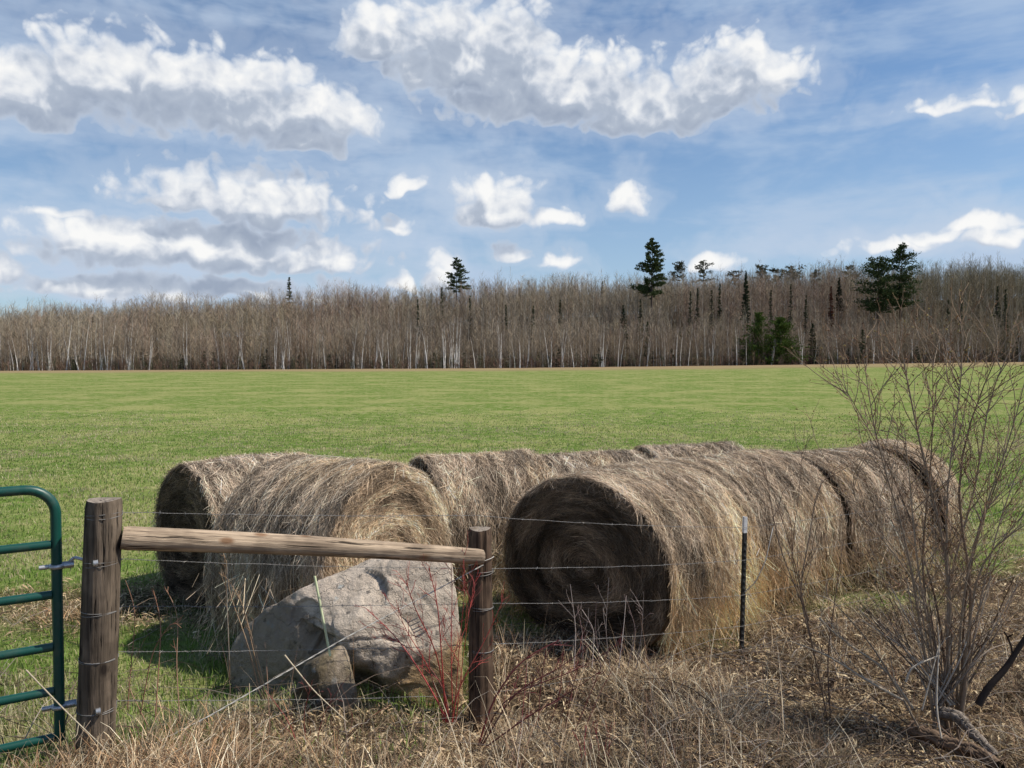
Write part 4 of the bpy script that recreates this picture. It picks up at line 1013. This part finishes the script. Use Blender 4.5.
def conifer(name, h, rad, seed, label, kind='spruce', col=(.035, .060, .024), group=None, trunk_vis=.0, dens=1.0, cat='tree'):
    r_ = np.random.default_rng(seed); root = empty(name, (0, 0, 0)); tag(root, label, cat, group)
    mt, mc = MB(), MB(); k = 6; t = np.linspace(0, 1, k)
    P = np.stack([r_.normal(0, .01, k) * h * t, r_.normal(0, .01, k) * h * t, t * h], 1); mt.tubes(P[None], (.022 * h * .6 + .04) * (1 - .9 * t[None]), (.09, .07, .06), 6)
    nb = int(h * {'pine': 1.5, 'broad': 1.3, 'cone': 4.5}.get(kind, 9) * dens)
    pts = []; dirs = []; szs = []; br = []
    for i in range(nb):
        u = trunk_vis + (1 - trunk_vis) * r_.random() ** (1.0 if kind != 'pine' else .9); az = r_.uniform(0, 2 * PI)
        if kind == 'spruce': rr = rad * (1 - u) ** .85 * r_.uniform(.55, 1.1) + .06 * rad; tilt = -.15 + .5 * u
        elif kind == 'pine':
            w_ = (u - trunk_vis) / (1 - trunk_vis)
            rr = rad * (1.05 * (1 - w_) ** .75 + .12) * (.30 + .85 * r_.random()) * (.55 if w_ < .08 else 1); tilt = .05 + .55 * w_ + r_.normal(0, .12)
        elif kind == 'broad':
            w_ = (u - trunk_vis) / (1 - trunk_vis); rr = rad * math.sqrt(max(.08, 1 - (2 * w_ - .75) ** 2 / 1.6)) * (.25 + .85 * r_.random()); tilt = .1 + .6 * w_ + r_.normal(0, .15)
        elif kind == 'cone': rr = rad * (1 - u ** 1.6) ** .7 * r_.uniform(.3, 1.15) + .08 * rad; tilt = .1 + .6 * u
        else: rr = rad * math.sqrt(max(.04, 1 - (2 * (u - trunk_vis) / (1 - trunk_vis) - .8) ** 2 / 1.5)) * r_.uniform(.5, 1.1); tilt = .35
        base = np.array([0, 0, u * h]); d = np.array([math.cos(az) * math.cos(tilt), math.sin(az) * math.cos(tilt), math.sin(tilt)]); tip = base + d * rr
        br.append(np.array([base, base + d * rr * .5 + [0, 0, -.03 * rr], tip]))
        m = max(3, int(rr * (9 if kind != 'pine' else 11)))
        s = (.35 + .65 * r_.random(m) ** .7) if kind in ('pine', 'broad') else r_.random(m) ** .8; q = base + d * rr * s[:, None] + r_.normal(0, (.06 if kind == 'spruce' else .10 if kind == 'pine' else .17) * max(rr, .8), (m, 3)) * [1, 1, .45 if kind != 'bush' else .9]
        pts.append(q); dirs.append(np.tile(d, (m, 1))); szs.append(np.full(m, .30 if kind == 'spruce' else .42))
    br = np.array(br); mt.tubes(br, .035 * np.array([[1, .6, .2]]), (.08, .065, .055), 3)
    pts = np.concatenate(pts); dirs = np.concatenate(dirs); s = np.concatenate(szs); rep = 5
    pts = np.repeat(pts, rep, 0); dirs = np.repeat(dirs, rep, 0); s = np.repeat(s, rep) * r_.uniform(.6, 1.3, len(pts)) * min(1, .4 + h / 15)
    dd = dirs + r_.normal(0, .75, dirs.shape); dd[:, 2] += .15; dd /= np.linalg.norm(dd, axis=1, keepdims=True)
    side = np.cross(dd, r_.normal(0, 1, dd.shape)); side /= np.linalg.norm(side, axis=1, keepdims=True)
    P = pts[:, None] + dd[:, None] * (s[:, None] * np.array([[-.4, .2, .8]]))[..., None]
    c = np.array(col) * r_.uniform(.55, 1.7, (len(pts), 1)); c[:, 0] *= r_.uniform(.9, 1.4, len(pts))
    mc.ribbons(P, (s * .42)[:, None] * np.array([[.7, 1, .3]]), side, c)
    mt.build('trunk', M['bark'], root, True); mc.build('crown', M['needles'], root)
    return root
def place(o, px, D, rz=0, sc=1):
    x = (px - 512) / F * D; o.location = (x, D, float(gz(x, D, False)) - .1); o.rotation_euler = (0, 0, rz); o.scale = (sc,) * 3
def unique(px, top, D, radpx, label, kind='spruce', seed=1, col=(.035, .060, .024), name='spruce_tree', trunk_vis=0, dens=1, group=None, cat='tree'):
    x = (px - 512) / F * D; zt = CAMZ + (361 - top) / F * D; z0 = float(gz(x, D, False)) - .1
    o = conifer(name, zt - z0, radpx / F * D, seed, label, kind, col, group, trunk_vis, dens, cat); o.location = (x, D, z0)
    return o
unique(457, 259, 262, 14, 'lone pine with flat spaced tiers standing above the treeline', 'pine', 3, col=(.055, .085, .032), name='pine_tree', trunk_vis=.52, dens=2.2)
unique(651, 239, 250, 18, 'tallest dark pine with a pointed crown rising far above the wood', 'pine', 12, col=(.055, .085, .032), name='pine_tree', trunk_vis=.36, dens=3.6)
unique(877, 261, 243, 20, 'broad dark pine with a wide clumped crown beside its taller twin', 'broad', 21, col=(.05, .08, .03), name='pine_tree', trunk_vis=.40, dens=3.4)
unique(900, 247, 244, 17, 'upright dark pine forming the higher half of the big twin crown', 'broad', 25, col=(.05, .08, .03), name='pine_tree', trunk_vis=.38, dens=3.4)
unique(290, 278, 270, 8, 'single small spruce tip poking above the ridge woodland', 'spruce', 31, trunk_vis=.3)
unique(757, 314, 213, 21, 'taller of the two bright green bushy pines at the edge of the wood', 'cone', 41, col=(.06, .11, .024), name='pine_tree', trunk_vis=.02, dens=2.2)
unique(780, 319, 212, 20, 'shorter bright green bushy pine beside its taller neighbour', 'cone', 43, col=(.065, .115, .026), name='pine_tree', trunk_vis=.02, dens=2.2)
unique(745, 272, 240, 7, 'narrow black-green spruce column above the two bushy pines', 'spruce', 45, col=(.032, .05, .026), dens=1.6, trunk_vis=.3)
unique(812, 324, 214, 8, 'small dark spruce just beside the bushy green pines', 'spruce', 47, col=(.012, .028, .012), dens=1.5)
unique(830, 287, 243, 5, 'slim rust-brown dead spruce near the twin-crowned pine', 'spruce', 49, col=(.10, .04, .025), trunk_vis=.3)
unique(838, 278, 255, 7, 'dark narrow spruce directly before the twin-crowned pine', 'spruce', 50, col=(.02, .03, .015), trunk_vis=.4)
unique(623, 306, 225, 7, 'mid-height dark spruce below the tallest pine', 'spruce', 51, col=(.02, .035, .016), trunk_vis=.2, dens=1.3)
for i, (px, top, r) in enumerate([(677, 263, 9), (703, 263, 10), (761, 266, 11), (790, 268, 13), (735, 272, 9), (848, 268, 9), (815, 272, 8), (772, 271, 9)]):
    unique(px, top, 296, r, 'rounded pine top in the line of dark crowns along the ridge', 'broad', 60 + i, (.07, .085, .05), 'pine_tree', .62, 1.5, group='dark rounded pine tops along the ridge')
SPP = [(996, 286, 240, 5), (1004, 290, 240, 5), (93, 317, 225, 4), (30, 327, 215, 5), (15, 330, 212, 4), (418, 300, 230, 3), (690, 292, 240, 4), (697, 289, 242, 4), (711, 291, 240, 4), (560, 300, 235, 4), (533, 306, 228, 4), (506, 305, 228, 4),
       (647, 322, 215, 5), (680, 332, 212, 5), (790, 285, 242, 4), (862, 330, 213, 5), (947, 300, 232, 4), (960, 296, 236, 4), (640, 300, 235, 4), (602, 282, 265, 4), (442, 288, 250, 3), (1018, 330, 222, 7), (719, 284, 245, 4), (770, 290, 240, 4), (470, 296, 240, 3), (805, 296, 236, 4)]
for i, (px, top, D, r) in enumerate(SPP):
    unique(px, top, D, r, 'thin dark spruce spire scattered among the bare trees', 'spruce', 80 + i, (.045, .062, .032), trunk_vis=.15, dens=.9, group='thin spruce spires among the bare trees')

protosB = [proto_tree(200 + i, 'birch') for i in range(6)]; protosT = [proto_tree(300 + i, 'tree') for i in range(7)]
r_ = np.random.default_rng(55)
def scatter(protos, n, dmin, dmax, label, cat, group, name, smin, smax, xs=None):
    k = 0
    for j in range(n):
        x = r_.uniform(-150, 168) if xs is None else xs[j]; y = float(edge_y(x)) + r_.uniform(dmin, dmax)
        if j < len(protos): o = protos[j]
        else: o = copy_tree(protos[r_.integers(0, len(protos))])
        o.name = name; tag(o, label, cat, group); o.location = (x, y, float(gz(x, y, False)) - .05); o.rotation_euler = (0, 0, r_.uniform(0, 6.28)); s = r_.uniform(smin, smax); o.scale = (s, s, s * r_.uniform(.9, 1.1))
bx = [(p - 512) / F * 203 for p in (3, 20, 38, 62, 68, 75, 86, 100, 108, 113, 124, 146, 160, 289, 296, 318, 330, 357, 359, 385, 405, 452, 456, 459, 475, 520, 549, 551, 573, 580, 605, 618, 640, 660, 664, 667, 676, 710, 718, 745, 812, 845, 905, 940, 1000, 1015, 175, 132, 205, 240, 430, 500, 690, 780, 870)] + [rnd.uniform(-150, 168) for _ in range(75)]
scatter(protosB, len(bx), 0, 4, 'white-barked bare birch at the front edge of the wood', 'tree', 'white birches along the front of the wood', 'birch_tree', .75, 1.1, bx)
scatter(protosT, 150, 0, 6, 'slender grey leafless tree at the front edge of the wood', 'tree', 'grey leafless trees along the front of the wood', 'bare_tree', .75, 1.15)
sp = [conifer('spruce_tree', 4.5, 1.5, 400 + i, 'x', 'spruce', (.035, .05, .028)) for i in range(5)]
scatter(sp, 120, 1, 9, 'low dark understory spruce at the foot of the bare trees', 'tree', 'low spruces at the foot of the wood', 'spruce_tree', .4, 1.25)

# ------------------------------------------------------------------ sun, sky, camera
SUN_AZ, SUN_EL = 93, 54
a, e = math.radians(SUN_AZ), math.radians(SUN_EL)
sd = Vector((math.sin(a) * math.cos(e), math.cos(a) * math.cos(e), math.sin(e)))
L = bpy.data.lights.new('sun', 'SUN'); L.energy = 5.0; L.angle = math.radians(.5); L.color = (1, .93, .82)
lo = bpy.data.objects.new('sun', L); COL.objects.link(lo); lo.rotation_mode = 'QUATERNION'; lo.rotation_quaternion = sd.to_track_quat('Z', 'Y')

W = bpy.data.worlds.new('World'); S.world = W; W.use_nodes = True; nt = W.node_tree; nt.nodes.clear()
out = nt.nodes.new('ShaderNodeOutputWorld'); bg = nt.nodes.new('ShaderNodeBackground'); nt.links.new(bg.outputs[0], out.inputs[0])
sky = N(nt, 'ShaderNodeTexSky', sky_type='NISHITA'); sky.sun_disc = False; sky.sun_elevation = e; sky.sun_rotation = a; sky.air_density = 1.0; sky.dust_density = .6; sky.ozone_density = 2.0
tc = N(nt, 'ShaderNodeTexCoord'); sep = N(nt, 'ShaderNodeSeparateXYZ'); nt.links.new(tc.outputs['Generated'], sep.inputs[0])
azn = math_(nt, 'ARCTAN2', sep.outputs[0], sep.outputs[1])
hh = math_(nt, 'SQRT', math_(nt, 'ADD', math_(nt, 'MULTIPLY', sep.outputs[0], sep.outputs[0]), math_(nt, 'MULTIPLY', sep.outputs[1], sep.outputs[1])))
vv = math_(nt, 'DIVIDE', sep.outputs[2], math_(nt, 'MAXIMUM', hh, .001))
cmb = N(nt, 'ShaderNodeCombineXYZ'); nt.links.new(azn, cmb.inputs[0]); nt.links.new(vv, cmb.inputs[1])
SKY = cmb.outputs[0]
# cumulus banks: (azimuth and height read off the photograph, half width, half height, weight)
CL = [(30, 82, 95, 48, 1), (125, 74, 105, 48, 1), (240, 98, 100, 50, 1), (315, 108, 55, 36, 1), (312, 138, 44, 20, .95),
      (385, 36, 56, 34, .95), (470, 46, 92, 58, 1.05), (560, 84, 125, 50, 1), (640, 106, 90, 34, 1), (728, 76, 64, 42, 1), (782, 70, 28, 18, .8),
      (250, 193, 98, 36, 1), (178, 196, 30, 18, .85), (90, 243, 46, 15, .85), (200, 244, 150, 30, 1), (310, 262, 60, 15, .85),
      (110, 284, 70, 16, .95), (255, 288, 105, 14, 1), (497, 203, 50, 30, 1), (552, 214, 46, 16, .8), (412, 184, 30, 12, .62), (629, 192, 27, 30, .66),
      (438, 270, 24, 26, .72), (404, 279, 20, 18, .62), (550, 256, 34, 20, .64), (520, 245, 40, 24, .5), (713, 254, 36, 18, .62), (970, 221, 32, 24, .82), (932, 234, 40, 18, .66), (895, 241, 85, 15, .56), (990, 236, 60, 14, .55),
      (970, 98, 80, 22, .5), (1015, 108, 40, 20, .5), (57, 212, 55, 16, .52), (0, 262, 36, 30, .65), (395, 222, 60, 22, .42), (560, 285, 70, 16, .42)]
g = bpy.data.node_groups.new('CloudField', 'ShaderNodeTree')
g.interface.new_socket('P', in_out='INPUT', socket_type='NodeSocketVector'); g.interface.new_socket('M', in_out='OUTPUT', socket_type='NodeSocketFloat')
gi = g.nodes.new('NodeGroupInput'); go = g.nodes.new('NodeGroupOutput')
P0 = gi.outputs[0]
def vm(op, a, b=None, sc=None, c=None):
    n = g.nodes.new('ShaderNodeVectorMath'); n.operation = op
    for i_, v in enumerate((a, b, c)):
        if v is None: continue
        if hasattr(v, 'is_output'): g.links.new(v, n.inputs[i_])
        else: n.inputs[i_].default_value = v
    if sc is not None: n.inputs['Scale'].default_value = sc
    return n
def noise2(nt_, vec, scale, detail, rough, out_='Fac', dist=0):
    n = N(nt_, 'ShaderNodeTexNoise', noise_dimensions='2D'); n.inputs['Scale'].default_value = scale; n.inputs['Detail'].default_value = detail
    n.inputs['Roughness'].default_value = rough; n.inputs['Distortion'].default_value = dist; nt_.links.new(vec, n.inputs['Vector']); return n.outputs[out_]
nz = noise2(g, P0, 20, 1, .5, 'Color'); Pd = vm('MULTIPLY_ADD', nz, (.042, .034, 0), c=vm('ADD', P0, (-.021, -.017, 0)).outputs[0]).outputs[0]
acc = None
for (cx, cy, rx, ry, wt) in CL:
    rx *= 1.12; ry = ry * 1.30 + 3; cy += .30 * ry
    az_ = math.atan((cx - 512) / F); ca = math.cos(az_); v_ = (361 - cy) / F * ca
    sx_, sy_ = F / rx * ca, F / ry / ca
    q = vm('MULTIPLY_ADD', Pd, (sx_, sy_, 0), c=(-az_ * sx_, -v_ * sy_, 0)).outputs[0]
    q = vm('MAXIMUM', q, vm('MULTIPLY', q, (-1, -2.5, 0)).outputs[0]).outputs[0]
    e_ = math_(g, 'SUBTRACT', wt, vm('LENGTH', q).outputs['Value'])
    acc = e_ if acc is None else math_(g, 'MAXIMUM', acc, e_)
# cloud cover in the rest of the sky
far = noise2(g, vm('MULTIPLY', P0, (1, 2.2, 1)).outputs[0], 3.2, 2, .5)
rest = math_(g, 'MULTIPLY_ADD', far, 5.0, -3.7)
sepp = g.nodes.new('ShaderNodeSeparateXYZ'); g.links.new(P0, sepp.inputs[0])
mask = math_(g, 'MAXIMUM', math_(g, 'SUBTRACT', math_(g, 'ABSOLUTE', sepp.outputs[0]), .70), math_(g, 'SUBTRACT', sepp.outputs[1], .58))
rest = math_(g, 'ADD', rest, math_(g, 'MINIMUM', math_(g, 'MULTIPLY', mask, 12), 0))
acc = math_(g, 'MAXIMUM', math_(g, 'MULTIPLY', acc, 1.15), math_(g, 'MINIMUM', rest, .8))
fn = noise2(g, P0, 15, 8, .58)
vo_ = g.nodes.new('ShaderNodeTexVoronoi'); vo_.voronoi_dimensions = '2D'; vo_.feature = 'F1'; vo_.inputs['Scale'].default_value = 34; vo_.inputs['Detail'].default_value = 1.6; vo_.inputs['Roughness'].default_value = .5; vo_.normalize = True
g.links.new(Pd, vo_.inputs['Vector'])
bil = math_(g, 'MULTIPLY_ADD', vo_.outputs['Distance'], -1.1, .40)
tot = math_(g, 'ADD', acc, math_(g, 'ADD', bil, math_(g, 'MULTIPLY_ADD', fn, 1.15, -.55)))
g.links.new(tot, go.inputs[0])
def field(off):
    n = nt.nodes.new('ShaderNodeGroup'); n.node_tree = g; v = N(nt, 'ShaderNodeVectorMath', operation='ADD'); nt.links.new(SKY, v.inputs[0]); v.inputs[1].default_value = off
    nt.links.new(v.outputs[0], n.inputs[0]); return n.outputs[0]
m0 = field((0, 0, 0)); m1 = field((.008, .036, 0))
def mr(v, a, b, c=0., d=1., sm=True):
    n = N(nt, 'ShaderNodeMapRange'); n.interpolation_type = 'SMOOTHSTEP' if sm else 'LINEAR'; n.clamp = True
    nt.links.new(v, n.inputs[0])
    for i_, q in zip((1, 2, 3, 4), (a, b, c, d)): n.inputs[i_].default_value = q
    return n.outputs[0]
alpha = math_(nt, 'MAXIMUM', mr(m0, -.05, .46), math_(nt, 'MULTIPLY', mr(m0, -.75, .1), .30))
diff = math_(nt, 'SUBTRACT', m0, m1)          # > 0 on the side that faces up
shade = math_(nt, 'ADD', mr(diff, -1.05, 1.45, 0, 1, False), math_(nt, 'MULTIPLY', mr(m0, .3, 1.2), -.10))
ccol = ramp(nt, [(.20, (.33, .39, .50)), (.42, (.45, .51, .61)), (.52, (.66, .70, .77)), (.60, (.82, .84, .87)), (.72, (.97, .965, .95))], shade).outputs[0]
ccol = mixc(nt, mr(m0, .0, .75), (.62, .69, .80), ccol)
ve = noise2(nt, scaled(nt, SKY, (2.2, 7, 1)), 1.6, 5, .6, dist=.15)
veil = math_(nt, 'MULTIPLY', math_(nt, 'MULTIPLY', mr(ve, .34, .68), .64), mr(vv, .95, .45))
low = mr(vv, .36, .02)
veil = math_(nt, 'ADD', veil, math_(nt, 'MULTIPLY', low, .45))
skyc = N(nt, 'ShaderNodeVectorMath', operation='SCALE'); nt.links.new(sky.outputs[0], skyc.inputs[0]); skyc.inputs['Scale'].default_value = .108
base = mixc(nt, 1.0, skyc.outputs[0], (.86, 1.0, 1.10), 'MULTIPLY')
base = mixc(nt, veil, base, (.47, .59, .76))
fin = mixc(nt, math_(nt, 'MULTIPLY', alpha, .97), base, ccol)
nt.links.new(fin, bg.inputs[0]); bg.inputs[1].default_value = 1.0
W.cycles.sampling_method = 'NONE'
S.cycles.max_bounces = 5; S.cycles.diffuse_bounces = 3; S.cycles.glossy_bounces = 2; S.cycles.transmission_bounces = 3
S.cycles.use_adaptive_sampling = True; S.cycles.adaptive_threshold = .02

cam = bpy.data.cameras.new('camera'); co = bpy.data.objects.new('camera', cam); COL.objects.link(co); S.camera = co
cam.sensor_width = 36; cam.lens = 36 * F / 1024; cam.clip_end = 3000; cam.clip_start = .05
co.location = (0, 0, CAMZ); co.rotation_euler = (PI / 2 - PITCH, 0, 0)
S.view_settings.view_transform = 'Standard'; S.view_settings.look = 'None'; S.view_settings.exposure = 0
print('objects', len(bpy.data.objects), 'polys', sum(len(m.polygons) for m in bpy.data.meshes))
